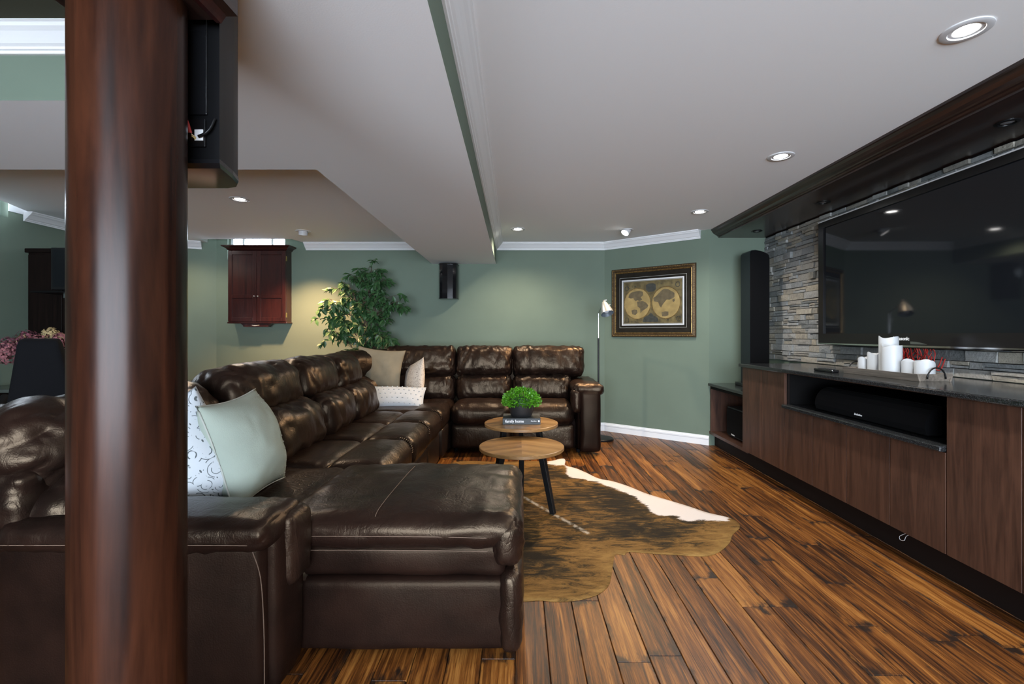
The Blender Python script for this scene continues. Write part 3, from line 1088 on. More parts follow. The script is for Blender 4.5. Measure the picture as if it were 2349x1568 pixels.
bmesh.ops.recalc_face_normals(b, faces=list(b.faces))
obj('end_cap', b, 'gloss_black', t)
term = obj('terminal_plate', bx(-.835, -.748, 1.113, 1.12, 1.668, 1.735, .002), 'black_plastic', t)
obj('terminal_label', bx(-.772, -.752, 1.1115, 1.1135, 1.682, 1.708), 'white_print', term)
for x in (-.790, -.773):
    obj('binding_post', tube(nbm(), [(x, 1.113, 1.688), (x, 1.095, 1.688)], [.005, .006], 12), 'brass', term, smooth=True, angle=40)
obj('red_plug', tube(nbm(), [(-.774, 1.100, 1.694), (-.779, 1.096, 1.715), (-.787, 1.094, 1.735)], [.004, .0055, .005], 10), 'red', term, smooth=True, angle=50)
obj('black_cable', tube(nbm(), smooth_path([(-.760, 1.108, 1.69), (-.745, 1.106, 1.695), (-.732, 1.108, 1.71), (-.724, 1.112, 1.735)], 5), .0035, 8), 'black_plastic', term, smooth=True)

# ================================================================== media cabinets along the stone wall
KZ = 0.165


def carcass(t, y0, y1, z1, xb=XR, xf=2.072):
    """open box: sides, back, bottom and top rail, toe kick"""
    obj('side_panel', bx(xf, xb - .01, y0, y0 + .018, KZ, z1), 'kick', t)
    obj('side_panel', bx(xf, xb - .01, y1 - .018, y1, KZ, z1), 'kick', t)
    obj('back_panel', bx(xb - .018, xb - .004, y0, y1, KZ, z1), 'niche', t)
    obj('bottom_panel', bx(xf, xb - .01, y0 + .018, y1 - .018, KZ, KZ + .018), 'niche', t)
    obj('toe_kick', bx(2.150, 2.17, y0, y1, 0.0, KZ), 'kick', t)


def doors(t, ys, z0, z1):
    for a in ys[1:-1]:
        obj('divider', bx(2.071, 2.09, a - .009, a + .009, z0, z1 - .01), 'kick', t)
    for a, b in zip(ys[:-1], ys[1:]):
        obj('door', bx(2.050, 2.070, a + .0032, b - .0032, z0, z1, .001, 1), 'door_wood', t)


t = thing('media_cabinet', 'tall two-door walnut cabinet at the far end of the media wall', 'cabinet', (2.4, 3.94, 0), group='walnut media cabinets')
carcass(t, 3.60, 4.28, 0.925)
doors(t, [3.60, 3.94, 4.28], KZ, 0.922)
t = thing('media_cabinet', 'low four-door walnut cabinet with an open black niche above', 'cabinet', (2.4, 2.92, 0), group='walnut media cabinets')
carcass(t, 2.24, 3.60, 0.655)
doors(t, [2.24, 2.58, 2.92, 3.26, 3.60], KZ, 0.652)
obj('niche_back', bx(2.69, 2.712, 2.24, 3.60, 0.655, 0.925), 'niche', t)
obj('niche_side', bx(2.09, 2.70, 2.238, 2.243, 0.655, 0.925), 'niche', t)
obj('niche_side', bx(2.09, 2.70, 3.597, 3.602, 0.655, 0.925), 'niche', t)
t = thing('media_cabinet', 'tall walnut cabinet nearest the viewer at the right edge', 'cabinet', (2.4, 1.73, 0), group='walnut media cabinets')
carcass(t, 1.22, 2.24, 0.925)
doors(t, [1.22, 1.56, 1.90, 2.24], KZ, 0.922)
t = thing('media_cabinet', 'low open corner cabinet holding the subwoofer under the tower speaker', 'cabinet', (2.4, 4.7, 0), group='walnut media cabinets')
obj('side_panel', bx(2.11, 2.70, 5.125, 5.148, 0.13, .657), 'door_wood', t)
obj('bottom_panel', bx(2.10, 2.70, 4.285, 5.148, 0.13, 0.16), 'door_wood', t)
obj('back_panel', bx(2.70, 2.726, 4.285, 5.148, 0.13, .657), 'niche', t)
obj('top_rail', bx(2.11, 2.13, 4.285, 5.125, 0.625, .657), 'niche', t)
obj('toe_kick', bx(2.16, 2.18, 4.285, 5.148, 0.0, .13), 'kick', t)

tag(obj('granite_worktop', bx(2.022, XR - .002, 1.20, 4.30, 0.925, 0.955, .006, 2), 'granite'), 'polished black granite worktop running along the media cabinets', 'worktop')
tag(obj('granite_shelf', bx(2.020, XR - .05, 2.243, 3.597, 0.655, 0.685, .007, 2), 'granite'), 'black granite shelf inside the open niche under the worktop', 'shelf')
tag(obj('granite_shelf', bx(2.085, XR - .002, 4.285, 5.147, 0.657, 0.687, .006, 2), 'granite'), 'low black granite top on the open corner cabinet', 'shelf')

# centre speaker
t = thing('centre_speaker', 'long black cloth-fronted speaker lying in the open niche', 'speaker', (2.28, 2.87, 0.685))
pr = [(2.118, .696), (2.108, .73), (2.112, .765), (2.128, .80), (2.150, .826), (2.18, .842), (2.20, .845), (2.20, .696)]
obj('grille', prism(nbm(), pr, 2.425, 3.325, 'y'), 'cloth_black', t)
obj('housing', bx(2.19, 2.48, 2.418, 3.332, .694, .848, .006), 'black_plastic', t)
for y in (2.55, 3.2):
    obj('foot', bx(2.16, 2.44, y - .02, y + .02, .685, .697), 'black_plastic', t)
text('badge', 'Definitive', .017, 'white_print', t, frame_m((2.1075, 2.90, .722), (0, -1, 0), (.1, 0, 1)), bold=True)

# tower speaker
t = thing('tower_speaker', 'tall black tower speaker with a rounded top beside the stone wall', 'speaker', (2.44, 4.82, 0.687))
top = [(2.345, 2.035), (2.348, 2.06), (2.36, 2.074), (2.40, 2.078), (2.45, 2.070), (2.50, 2.05), (2.53, 2.03), (2.538, 2.0)]
obj('cabinet', prism(nbm(), [(2.345, .72)] + top + [(2.538, .72)], 4.735, 4.93, 'y'), 'blue_side', t)
obj('grille', prism(nbm(), [(2.349, .74)] + [(x * .98 + 2.44 * .02, z - .004) for x, z in top] + [(2.534, .74)], 4.722, 4.736, 'y'), 'cloth_black', t)
obj('plinth', bx(2.30, 2.58, 4.66, 4.97, .687, .722, .006), 'gloss_black', t)

# subwoofer
t = thing('subwoofer', 'black subwoofer box standing inside the open corner cabinet', 'speaker', (2.35, 4.62, 0.16))
obj('housing', bx(2.18, 2.52, 4.40, 4.88, .175, .475, .008), 'sub_grey', t)
obj('grille', bx(2.166, 2.182, 4.415, 4.865, .195, .460, .006), 'cloth_black', t)
for y in (4.44, 4.84):
    obj('foot', bx(2.2, 2.5, y - .02, y + .02, .16, .176), 'black_plastic', t)
text('badge', 'Definitive', .02, 'white_print', t, frame_m((2.1655, 4.72, .205), (0, -1, 0), (0, 0, 1)), bold=True)

# ================================================================== television
t = thing('television', 'large black flat television mounted on the stone wall', 'television', (2.62, 3.12, 1.66))
TX, T0, T1, TZ0, TZ1 = 2.600, 2.19, 4.052, 1.140, 2.182
b = nbm()
box(b, TX, TX + .03, T1 - .062, T1, TZ0, TZ1)
box(b, TX, TX + .03, T0, T0 + .062, TZ0, TZ1)
box(b, TX, TX + .03, T0 + .062, T1 - .062, TZ1 - .052, TZ1)
box(b, TX, TX + .03, T0 + .062, T1 - .062, TZ0, TZ0 + .088)
bez = obj('bezel', b, 'bezel', t)
obj('screen', bx(TX + .012, TX + .022, T0 + .06, T1 - .06, TZ0 + .086, TZ1 - .05), 'screen', t)
obj('housing', bx(TX + .022, TX + .075, T0 + .03, T1 - .03, TZ0 + .03, TZ1 - .02, .01), 'black_plastic', t)
obj('top_strip', bx(TX - .004, TX + .006, T0, T1, TZ1 - .001, TZ1 + .006), 'ring', bez)  # pale colour stands in for the highlight along the chrome edge
low = [(T1, TZ0 + .012), (T1, TZ0 + .002)]
b = nbm()
pts = [(y, TZ0 + .004 - .008 * (1 - ((y - 3.12) / .93) ** 2)) for y in [T1 + (T0 - T1) * i / 24 for i in range(25)]]
prism(b, [(y, TZ0 + .008) for y, z in pts[::-1]] + pts, TX - .004, TX + .01, 'x')
obj('bottom_strip', b, 'chrome', bez)
obj('under_lip', prism(nbm(), [(y, TZ0 + .008) for y, z in pts[::-1]] + [(y, z - .007) for y, z in pts], TX + .008, TX + .05, 'x'), 'gloss_black', bez)
text('brand_name', 'Panasonic', .034, 'white_print', bez, frame_m((TX - .0008, 3.175, TZ0 + .052), (0, -1, 0), (0, 0, 1)), bold=True)
b = nbm()
prism(b, [(3.10, TZ0 + .016), (3.10, TZ0 + .034)] + [(3.10 - .13 * i / 8, TZ0 + .034 - .018 * (i / 8) ** 2) for i in range(1, 9)], TX - .001, TX + .002, 'x')
obj('sensor_window', b, 'steel', bez)
obj('wall_bracket', bx(TX + .075, XR - .03, 2.7, 3.5, 1.4, 1.9), 'black_metal', t)

# red cables hanging under the television
t = thing('cable_bundle', 'tangle of red speaker cables hanging below the television', 'cable', (2.69, 3.1, 1.0))
rc = random.Random(3)
for k in range(22):
    y0, y1 = 3.30 - .0115 * k + rc.uniform(-.03, .03), 3.29 - .0115 * k + rc.uniform(-.06, .05)
    zb = rc.uniform(.99, 1.03)
    P = [(2.66, y0, 1.17), (2.675 + rc.uniform(0, .02), y0 + rc.uniform(-.03, .03), 1.11), (2.67 + rc.uniform(0, .025), (y0 + y1) / 2 + rc.uniform(-.05, .05), 1.06), (2.675, y1, zb)]
    if k % 3 == 0:
        P += [(2.68, y1 - .04, zb - .012), (2.685, y1 - .07, zb + .06)]
    obj('cable', tube(nbm(), smooth_path(P, 6), .0032, 6), 'red', t, smooth=True)

# ================================================================== tray with candles, remote
t = thing('candle_tray', 'long weathered wood tray of candles on the granite worktop', 'tray', (2.335, 2.92, .955))
a0, a1, b0, b1 = 2.245, 2.425, 2.625, 3.215
obj('tray_floor', bx(a0 + .008, a1 - .008, b0 + .008, b1 - .008, .956, .966), 'tray', t)
obj('side_board', prism(nbm(), [(a0, .956), (a0 + .009, .956), (a0 - .003, .998), (a0 - .012, .998)], b0 - .008, b1 + .008, 'y'), 'tray', t)
obj('side_board', prism(nbm(), [(a1, .956), (a1 - .009, .956), (a1 + .003, .998), (a1 + .012, .998)], b0 - .008, b1 + .008, 'y'), 'tray', t)
obj('end_board', prism(nbm(), [(b0, .956), (b0 + .009, .956), (b0 - .003, .998), (b0 - .012, .998)], a0, a1, 'x'), 'tray', t)
obj('end_board', prism(nbm(), [(b1, .956), (b1 - .009, .956), (b1 + .003, .998), (b1 + .012, .998)], a0, a1, 'x'), 'tray', t)
for yy, s in ((b0 - .012, -1), (b1 + .012, 1)):
    pts = [((a0 + a1) / 2 - .052 * math.cos(a), yy + s * .004, .972 + .062 * math.sin(a)) for a in [PI * i / 14 for i in range(15)]]
    obj('handle', tube(nbm(), pts, .004, 8), 'black_metal', t, smooth=True)
for x, y, r, ztop, seed, l in ((2.335, 3.165, .030, 1.064, 1, 'short square-shouldered white candle at the far end of the tray'),
                               (2.345, 3.085, .036, 1.098, 2, 'slim white pillar candle left of the tallest candle'),
                               (2.365, 2.985, .052, 1.204, 3, 'tallest white pillar candle in the middle of the tray'),
                               (2.310, 2.890, .052, 1.152, 4, 'second tallest white pillar candle on the tray'),
                               (2.340, 2.785, .046, 1.066, 5, 'short white candle between the tall one and the near end'),
                               (2.330, 2.680, .048, 1.068, 6, 'short white candle nearest the tray handle')):
    t = thing('pillar_candle', l, 'candle', (x, y, .966), group='white candles on the tray')
    H = ztop - .966
    rim = lambda i, a, s=seed: (0.006 * math.sin(2 * a + s) + .004 * math.sin(3 * a + 2.1 * s)) if i >= 2 and i < 5 else 0
    obj('wax_body', lathe(nbm(), [(0, 0), (r * .99, 0), (r, H - .008), (r * .96, H), (r * .86, H - .004), (r * .70, H - .022), (0, H - .026)], 36, (0, 0, 0), rim), 'wax', t, smooth=True, local=True, angle=50)
    obj('wick', tube(nbm(), [(0, 0, H - .028), (.001, 0, H - .018), (.003, 0, H - .010)], .0015, 6), 'wick', t, local=True)
t = thing('remote_control', 'black remote control lying on the worktop beside the tray', 'remote', (2.19, 3.33, .955))
obj('case', bx(2.165, 2.215, 3.225, 3.43, .955, .975, .006, 3), 'gloss_black', t)
for i in range(5):
    for j in range(2):
        obj('button', bx(2.175 + j * .017, 2.187 + j * .017, 3.25 + i * .034, 3.262 + i * .034, .974, .978, .001, 1), 'sub_grey', t)
tag(obj('wire_loop', tube(nbm(), smooth_path([(2.145, 2.53, .168), (2.13, 2.545, .145), (2.125, 2.575, .12), (2.125, 2.605, .095), (2.125, 2.60, .078), (2.125, 2.575, .085), (2.125, 2.56, .115), (2.13, 2.535, .135), (2.14, 2.52, .14)], 6), .0013, 6), 'white_print'),
    'thin pale wire loop dangling over the dark toe kick', 'wire')

# ================================================================== framed map on the angled wall
ang = math.atan2(uy, ux)
tm = 0.49
fc = (A0[0] + ux * tm, A0[1] + uy * tm, 1.608)
t = thing('framed_map', 'gold framed antique double-hemisphere world map on the angled wall', 'picture', fc, (0, 0, ang))


def ring4(w, h, wi, hi_, y0, y1):
    b = nbm()
    for (x0, x1, z0, z1) in ((-w / 2, -wi / 2, -h / 2, h / 2), (wi / 2, w / 2, -h / 2, h / 2), (-wi / 2, wi / 2, hi_ / 2, h / 2), (-wi / 2, wi / 2, -h / 2, -hi_ / 2)):
        box(b, x0, x1, y0, y1, z0, z1)
    return b


FW, FH = 1.03, 0.835
PR = [(0, 0), (.0, .022), (.008, .030), (.020, .032), (.026, .026), (.034, .028), (.040, .022), (.052, .016), (.056, .008), (.056, 0)]


def frame_ring(bm, w, h, prof, y0):
    rings = []
    for sx, sz in ((-1, -1), (1, -1), (1, 1), (-1, 1)):
        rings.append([bm.verts.new((sx * (w / 2 - o), y0 - d, sz * (h / 2 - o))) for o, d in prof])
    for i in range(4):
        A, B = rings[i], rings[(i + 1) % 4]
        for j in range(len(prof)):
            bm.faces.new((A[j], A[(j + 1) % len(prof)], B[(j + 1) % len(prof)], B[j]))
    bmesh.ops.recalc_face_normals(bm, faces=list(bm.faces))
    return bm


fo = obj('frame', frame_ring(nbm(), FW, FH, PR, -.002), 'gold_dark', t, local=True)
obj('gilt_fillet', frame_ring(nbm(), FW - .084, FH - .084, [(0, 0), (0, .024), (.006, .026), (.014, .016), (.014, 0)], -.002), 'gold', t, local=True)
b = nbm()
for sgn in (-1, 1):
    k = 0
    x = -FW / 2 + .03
    while x < FW / 2 - .025:
        for zz in (sgn * (FH / 2 - .018),):
            m = Matrix.Translation((x, -.033, zz)) @ Matrix.Diagonal((.0085, .005, .005, 1))
            bmesh.ops.create_icosphere(b, subdivisions=1, radius=1, matrix=m)
        x += .019
    z = -FH / 2 + .03
    while z < FH / 2 - .025:
        m = Matrix.Translation((sgn * (FW / 2 - .018), -.033, z)) @ Matrix.Diagonal((.005, .005, .0085, 1))
        bmesh.ops.create_icosphere(b, subdivisions=1, radius=1, matrix=m)
        z += .019
obj('beading', b, 'gold', fo, local=True)
MW, MH = .715, .505
obj('mat_board', ring4(FW - .10, FH - .10, MW + .045, MH + .045, -.012, -.004), 'mat_board', t, local=True)
obj('fillet_line', ring4(MW + .108, MH + .108, MW + .100, MH + .100, -.0128, -.0118), 'mat_line', t, local=True)
obj('white_bevel', ring4(MW + .050, MH + .050, MW + .022, MH + .022, -.0130, -.009), 'mat_white', t, local=True)
obj('inner_bevel', ring4(MW + .022, MH + .022, MW, MH, -.0110, -.006), 'mat_line', t, local=True)
sheet = obj('map_sheet', bx(-MW / 2 - .02, MW / 2 + .02, -.006, -.004, -MH / 2 - .02, MH / 2 + .02), 'map_paper', t, local=True)


def mp(px, py):
    return ((px - 866) / 1478.0, (790 - py) / 1525.0)


def flat(name, pts, mat, d, th=.0008):
    b = prism(nbm(), pts, -.006 - d - th, -.006 - d, 'y')
    return obj(name, b, mat, sheet, local=True)


for cx, cy in ((595, 822), (1115, 805)):
    x, z = mp(cx, cy)
    z = mp(0, 812)[1]
    flat('globe_rim', [(x + .172 * math.cos(a), z + .190 * math.sin(a)) for a in [2 * PI * i / 48 for i in range(48)]], 'gold', .0002)
    flat('globe', [(x + .164 * math.cos(a), z + .182 * math.sin(a)) for a in [2 * PI * i / 48 for i in range(48)]], 'map_sea', .0012)
for poly in ([(425, 690), (440, 640), (480, 600), (560, 585), (640, 575), (700, 600), (705, 660), (660, 700), (690, 740), (640, 770), (600, 745), (565, 765), (540, 740), (520, 705), (470, 712)],
             [(590, 775), (700, 765), (760, 800), (800, 850), (780, 895), (720, 930), (690, 950), (655, 990), (650, 900), (600, 860)],
             [(485, 935), (540, 915), (590, 925), (600, 980), (560, 1020), (500, 1005)],
             [(890, 720), (940, 690), (990, 640), (1030, 600), (1080, 568), (1150, 575), (1230, 625), (1265, 650), (1265, 720), (1240, 740), (1180, 765), (1130, 760), (1095, 800), (1070, 830), (1030, 900), (1000, 860), (980, 800), (905, 782)],
             [(1040, 985), (1100, 968), (1160, 975), (1160, 1040), (1105, 1060), (1050, 1055)],
             [(1225, 770), (1262, 745), (1272, 790), (1240, 812)]):
    flat('land', [mp(*p) for p in poly], 'map_land', .0022)
flat('cartouche', [mp(*p) for p in ((755, 480), (800, 455), (890, 452), (935, 480), (940, 560), (900, 605), (800, 608), (758, 560))], 'map_ink', .0004)
flat('cartouche', [mp(*p) for p in ((690, 1155), (720, 1070), (790, 1040), (850, 985), (900, 1040), (970, 1080), (985, 1155))], 'map_ink', .0004)
for cx, cy in ((395, 520), (1320, 500), (395, 1110), (1335, 1100)):
    b = nbm()
    x, z = mp(cx, cy)
    pts = [(x + .024 * math.cos(a), -.0072, z + .028 * math.sin(a)) for a in [2 * PI * i / 24 for i in range(25)]]
    obj('medallion', tube(b, pts, .0035, 5, cap=False), 'map_ink', sheet, local=True)
rc = random.Random(9)
b = nbm()
for k in range(46):
    cx, cy = rc.choice(((rc.uniform(370, 740), rc.uniform(470, 520)), (rc.uniform(960, 1260), rc.uniform(430, 510)), (rc.uniform(370, 680), rc.uniform(1110, 1160)), (rc.uniform(990, 1370), rc.uniform(1090, 1160))))
    x, z = mp(cx, cy)
    a = rc.uniform(0, 6)
    pts = [(x + .010 * s * math.cos(a + s), -.0068, z + .010 * s * math.sin(a + s)) for s in (0, .5, 1, 1.5, 2)]
    tube(b, pts, .0014, 4)
obj('scrollwork', b, 'map_ink', sheet, local=True)
obj('glazing', bx(-MW / 2 - .05, MW / 2 + .05, -.0165, -.0150, -MH / 2 - .05, MH / 2 + .05), 'picture_glass', t, local=True)

# ================================================================== floor lamp
t = thing('floor_lamp', 'slim black and chrome floor lamp with a silver cone shade', 'lamp', (.965, 5.42, 0))
obj('base', lathe(nbm(), [(0, 0), (.132, 0), (.135, .006), (.135, .020), (.128, .026), (0, .027)], 48, (.965, 5.42, 0)), 'black_metal', t, smooth=True, angle=40)
obj('pole', tube(nbm(), [(.925, 5.42, .026), (.925, 5.42, 1.18)], .0105, 16), 'black_metal', t, smooth=True, angle=40)
obj('upper_rod', tube(nbm(), [(.925, 5.42, 1.18), (.925, 5.42, 1.47)], .0062, 12), 'chrome', t, smooth=True, angle=40)
obj('collar', tube(nbm(), [(.925, 5.42, .025), (.925, 5.42, .035)], .015, 16), 'chrome', t, smooth=True, angle=40)
obj('arm', tube(nbm(), [(.925, 5.42, 1.47), (.935, 5.32, 1.52), (.945, 5.20, 1.585)], .006, 12), 'chrome', t, smooth=True, angle=60)
sh = Vector((.948, 5.19, 1.575))
ax = Vector((.20, -.52, -1)).normalized()
mt = ax.to_track_quat('-Z', 'Y').to_matrix().to_4x4()
mt.translation = sh
b = lathe(nbm(), [(.010, .014), (.022, .006), (.034, -.02), (.050, -.06), (.062, -.10), (.071, -.145), (.069, -.145), (.060, -.10), (.046, -.055), (.028, -.02), (.0, -.012)], 40)
b.transform(mt)
shd = obj('shade', b, 'lamp_shade', t, smooth=True, angle=50)
b = lathe(nbm(), [(.012, -.02), (.014, -.05), (.028, -.075), (.033, -.10), (.026, -.125), (0, -.135)], 24)
b.transform(mt)
obj('bulb', b, 'bulb', shd, smooth=True)
b = tube(nbm(), [(0, 0, .012), (0, 0, .03)], .009, 12)
b.transform(mt)
obj('socket_cap', b, 'chrome', t, smooth=True, angle=40)
obj('knob', tube(nbm(), [(.95, 5.185, 1.60), (.975, 5.183, 1.604)], .006, 10), 'chrome', t, smooth=True, angle=40)
obj('switch', tube(nbm(), [(.985, 5.14, 1.545), (1.015, 5.135, 1.548)], .004, 8), 'chrome', shd, smooth=True)

# ================================================================== wall speaker under the beam
t = thing('wall_speaker', 'small glossy black speaker on the wall under the beam', 'speaker', (-.875, 5.86, 1.665))
pr = [(-.99, 5.92), (-.99, 5.80), (-.975, 5.76), (-.94, 5.735), (-.875, 5.725), (-.81, 5.735), (-.775, 5.76), (-.76, 5.80), (-.76, 5.92)]
obj('shell', prism(nbm(), pr, 1.675, 2.085), 'gloss_black', t)
obj('end_cap', prism(nbm(), [((x + .875) * 1.03 - .875, (y - 5.92) * 1.02 + 5.92) for x, y in pr], 2.085, 2.10), 'gloss_black', t)
obj('end_cap', prism(nbm(), [((x + .875) * 1.03 - .875, (y - 5.92) * 1.02 + 5.92) for x, y in pr], 1.662, 1.676), 'gloss_black', t)
obj('bracket', bx(-.90, -.85, 5.90, 5.929, 1.8, 1.95), 'black_metal', t)

# ================================================================== mahogany wall cabinet under the window
t = thing('wall_cabinet', 'mahogany two-door wall cabinet hung below the small window', 'cabinet', (-3.245, 5.93, 1.36))
c0, c1, yf = -3.600, -2.885, 5.775
obj('case', bx(c0, c1, yf + .022, 5.928, 1.375, 2.265), 'mahogany', t)
CP = [(0, 0), (.012, .008), (.018, .020), (.034, .034), (.056, .044), (.062, .052), (.062, .060), (0, .060)]
b = nbm()
rings = []
for i in range(len(CP)):
    o_, zz = CP[i]
    rings.append([b.verts.new((x, y, 2.262 + zz)) for x, y in ((c0 - o_, yf + .02 - o_), (c1 + o_, yf + .02 - o_), (c1 + o_, 5.928), (c0 - o_, 5.928))])
for A, B in zip(rings[:-1], rings[1:]):
    for k in range(4):
        b.faces.new((A[k], A[(k + 1) % 4], B[(k + 1) % 4], B[k]))
b.faces.new(rings[0][::-1])
bmesh.ops.recalc_face_normals(b, faces=list(b.faces))
obj('cornice', b, 'mahogany', t)
obj('bottom_board', bx(c0 - .012, c1 + .012, yf + .005, 5.928, 1.358, 1.376, .004), 'mahogany', t)
apron = obj('apron', prism(nbm(), [(-3.45, 1.358), (-3.44, 1.345), (-3.425, 1.335), (-3.42, 1.318), (-3.11, 1.318), (-3.105, 1.335), (-3.09, 1.345), (-3.08, 1.358)], yf + .02, 5.85, 'y'), 'mahogany', t)
obj('pull', tube(nbm(), [(-3.31, yf + .02, 1.338), (-3.30, yf + .004, 1.333), (-3.265, yf, 1.329), (-3.23, yf + .004, 1.333), (-3.22, yf + .02, 1.338)], .003, 6), 'steel', apron)
mid = (c0 + c1) / 2 - .002
for a, bb, kx in ((c0 + .003, mid - .002, mid - .022), (mid + .002, c1 - .003, mid + .024)):
    dr = obj('door', bx(a, bb, yf + .010, yf + .022, 1.380, 2.258), 'mahogany', t)
    st = .048
    for (x0, x1, z0, z1) in ((a, a + st, 1.380, 2.258), (bb - st, bb, 1.380, 2.258), (a + st, bb - st, 1.380, 1.432), (a + st, bb - st, 1.672, 1.712), (a + st, bb - st, 2.208, 2.258)):
        obj('rail', bx(x0, x1, yf, yf + .011, z0, z1, .002, 1), 'mahogany', dr)
    b = lathe(nbm(), [(0, .022), (.008, .020), (.011, .013), (.008, .006), (.005, 0)], 16)
    b.transform(Matrix.Translation((kx, yf, 1.692)) @ Matrix.Rotation(PI / 2, 4, 'X'))
    obj('knob', b, 'steel', dr, smooth=True)
for z in (1.46, 2.16):
    obj('hinge', bx(c1 - .001, c1 + .003, yf + .012, yf + .034, z - .03, z + .03), 'brass', t)

# ================================================================== leather sectional sofa
sofa = thing('sectional_sofa', 'large dark brown leather corner sectional sofa with a chaise', 'sofa', (-1.2, 3.2, 0))
RY = lambda d: Matrix.Rotation(math.radians(d), 3, 'Y')
RX = lambda d: Matrix.Rotation(math.radians(d), 3, 'X')
RZ = lambda d: Matrix.Rotation(math.radians(d), 3, 'Z')
_seed = [1]


def cu(name, x0, x1, y0, y1, z0, z1, r=.05, puff=(0, 0, 0), wr=.006, wf=(6, 6, 6), n=14, R=None, mat='leather', edge=.65, parent=sofa):
    _seed[0] += 1
    b = cushion(((x0 + x1) / 2, (y0 + y1) / 2, (z0 + z1) / 2), (x1 - x0, y1 - y0, z1 - z0), r, puff, n, wr, wf, _seed[0], R, edge)
    return obj(name, b, mat, parent, smooth=True)


def seam(name, pts, r=.0018, parent=sofa, mat='seam'):
    return obj(name, tube(nbm(), smooth_path(pts, 6), r, 6), mat, parent, smooth=True)


# --- left run along Y: frame, outer back, near arm
cu('base_frame', -1.92, -.80, 1.76, 4.34, .03, .34, .03, wr=0, n=4, mat='leather_dark')
cu('outer_back', -2.06, -1.72, 1.58, 4.36, .02, .93, .07, (.02, .01, .02), .004, (3, 3, 3), 16, mat='leather_smooth')
cu('arm_body', -1.72, -.835, 1.515, 1.745, .02, .565, .045, (.0, .012, 0), .004, (2.5, 2.5, 2.5), 18, mat='leather_smooth')
cu('arm_pad', -1.68, -.80, 1.475, 1.755, .515, .622, .05, (.0, .0, .012), .009, (16, 5, 10), 30, edge=.9, mat='leather_soft')
cu('arm_front', -.872, -.802, 1.555, 1.752, .02, .56, .034, (.008, 0, 0), .005, (8, 8, 4), 12, mat='leather_smooth')
cu('arm_flap', -.850, -.772, 1.600, 1.752, .345, .60, .036, (.01, 0, 0), .008, (8, 12, 9), 12, edge=.8)
seam('arm_seam', [(-1.66, 1.4735, .555), (-1.3, 1.472, .556), (-1.0, 1.472, .556), (-.86, 1.478, .552)])
seam('arm_seam', [(-.865, 1.515, .52), (-.846, 1.53, .42), (-.838, 1.535, .25), (-.836, 1.535, .05)])
seam('arm_seam', [(-1.10, 1.503, .50), (-1.10, 1.502, .3), (-1.10, 1.510, .06)], r=.0012)
seam('arm_seam', [(-1.45, 1.503, .50), (-1.44, 1.502, .3), (-1.44, 1.510, .06)], r=.0012)

# --- chaise
cu('chaise_base', -.875, -.035, 1.762, 2.49, .022, .300, .030, (0, .006, .004), .004, (2.5, 3, 3), 18, mat='leather_smooth')
cu('chaise_end_wrap', -.075, .012, 1.742, 2.50, .016, .325, .040, (.010, .008, .0), .006, (14, 14, 10), 18, edge=.9)
cu('chaise_border', -.875, -.055, 1.772, 2.48, .300, .425, .028, (0, .008, .006), .005, (5, 5, 5), 18, mat='leather_smooth')
cu('chaise_cushion', -.93, .012, 1.742, 2.515, .405, .535, .062, (.006, .006, .022), .010, (7, 6, 7), 40, edge=.75, mat='leather_soft')
cu('chaise_roll', -.105, .014, 1.742, 2.512, .335, .520, .055, (.008, .006, 0), .010, (14, 20, 13), 22, edge=.9)
cu('seat_cushion', -1.42, -.88, 1.765, 2.51, .33, .515, .06, (.0, .0, .018), .009, (5, 5, 5), 18)
seam('chaise_seam', [(-.52, 2.505, .520), (-.525, 2.42, .548), (-.53, 2.25, .556), (-.535, 2.05, .556), (-.54, 1.88, .551), (-.545, 1.79, .537), (-.547, 1.752, .500)], r=.0016)
seam('chaise_seam', [(-.90, 1.741, .468), (-.6, 1.736, .470), (-.3, 1.736, .468), (-.12, 1.738, .462)], r=.0016)
seam('chaise_seam', [(-.86, 1.768, .404), (-.6, 1.762, .407), (-.3, 1.762, .405), (-.08, 1.768, .398)], r=.0016)

# --- three recliner seats
ys = [2.515, 3.16, 3.76, 4.33]
for i, (a, b_) in enumerate(zip(ys[:-1], ys[1:])):
    cu('seat_cushion', -1.42, -1.035, a + .004, b_ - .004, .33, .512, .06, (0, 0, .022), .008, (4, 6, 6), 18)
    cu('seat_roll', -1.06, -.715, a + .004, b_ - .004, .30, .520, .075, (.012, 0, .016), .009, (4, 9, 6), 20, edge=.85)
    cu('footrest_panel', -.80, -.735, a + .006, b_ - .006, .05, .33, .03, (.01, 0, 0), .004, (4, 4, 4), 12, mat='leather_dark')
    # gathered seam band between the rolls
    g = nbm()
    for k in range(11):
        ang_ = PI * .02 + PI * .52 * k / 10
        c_ = Vector((-.805 + .085 * math.cos(PI / 2 - ang_), b_ - .012, .437 + .083 * math.sin(PI / 2 - ang_)))
        m = Matrix.Translation(c_) @ Matrix.Rotation(ang_, 4, 'Y') @ Matrix.Diagonal((.0075, .020, .010, 1))
        bmesh.ops.create_icosphere(g, subdivisions=2, radius=1, matrix=m)
    obj('gather', g, 'leather', sofa, smooth=True)
seam('seat_crease', [(-1.046, 2.52, .500), (-1.046, 3.2, .500), (-1.046, 4.3, .498)], r=.003, mat='leather_dark')

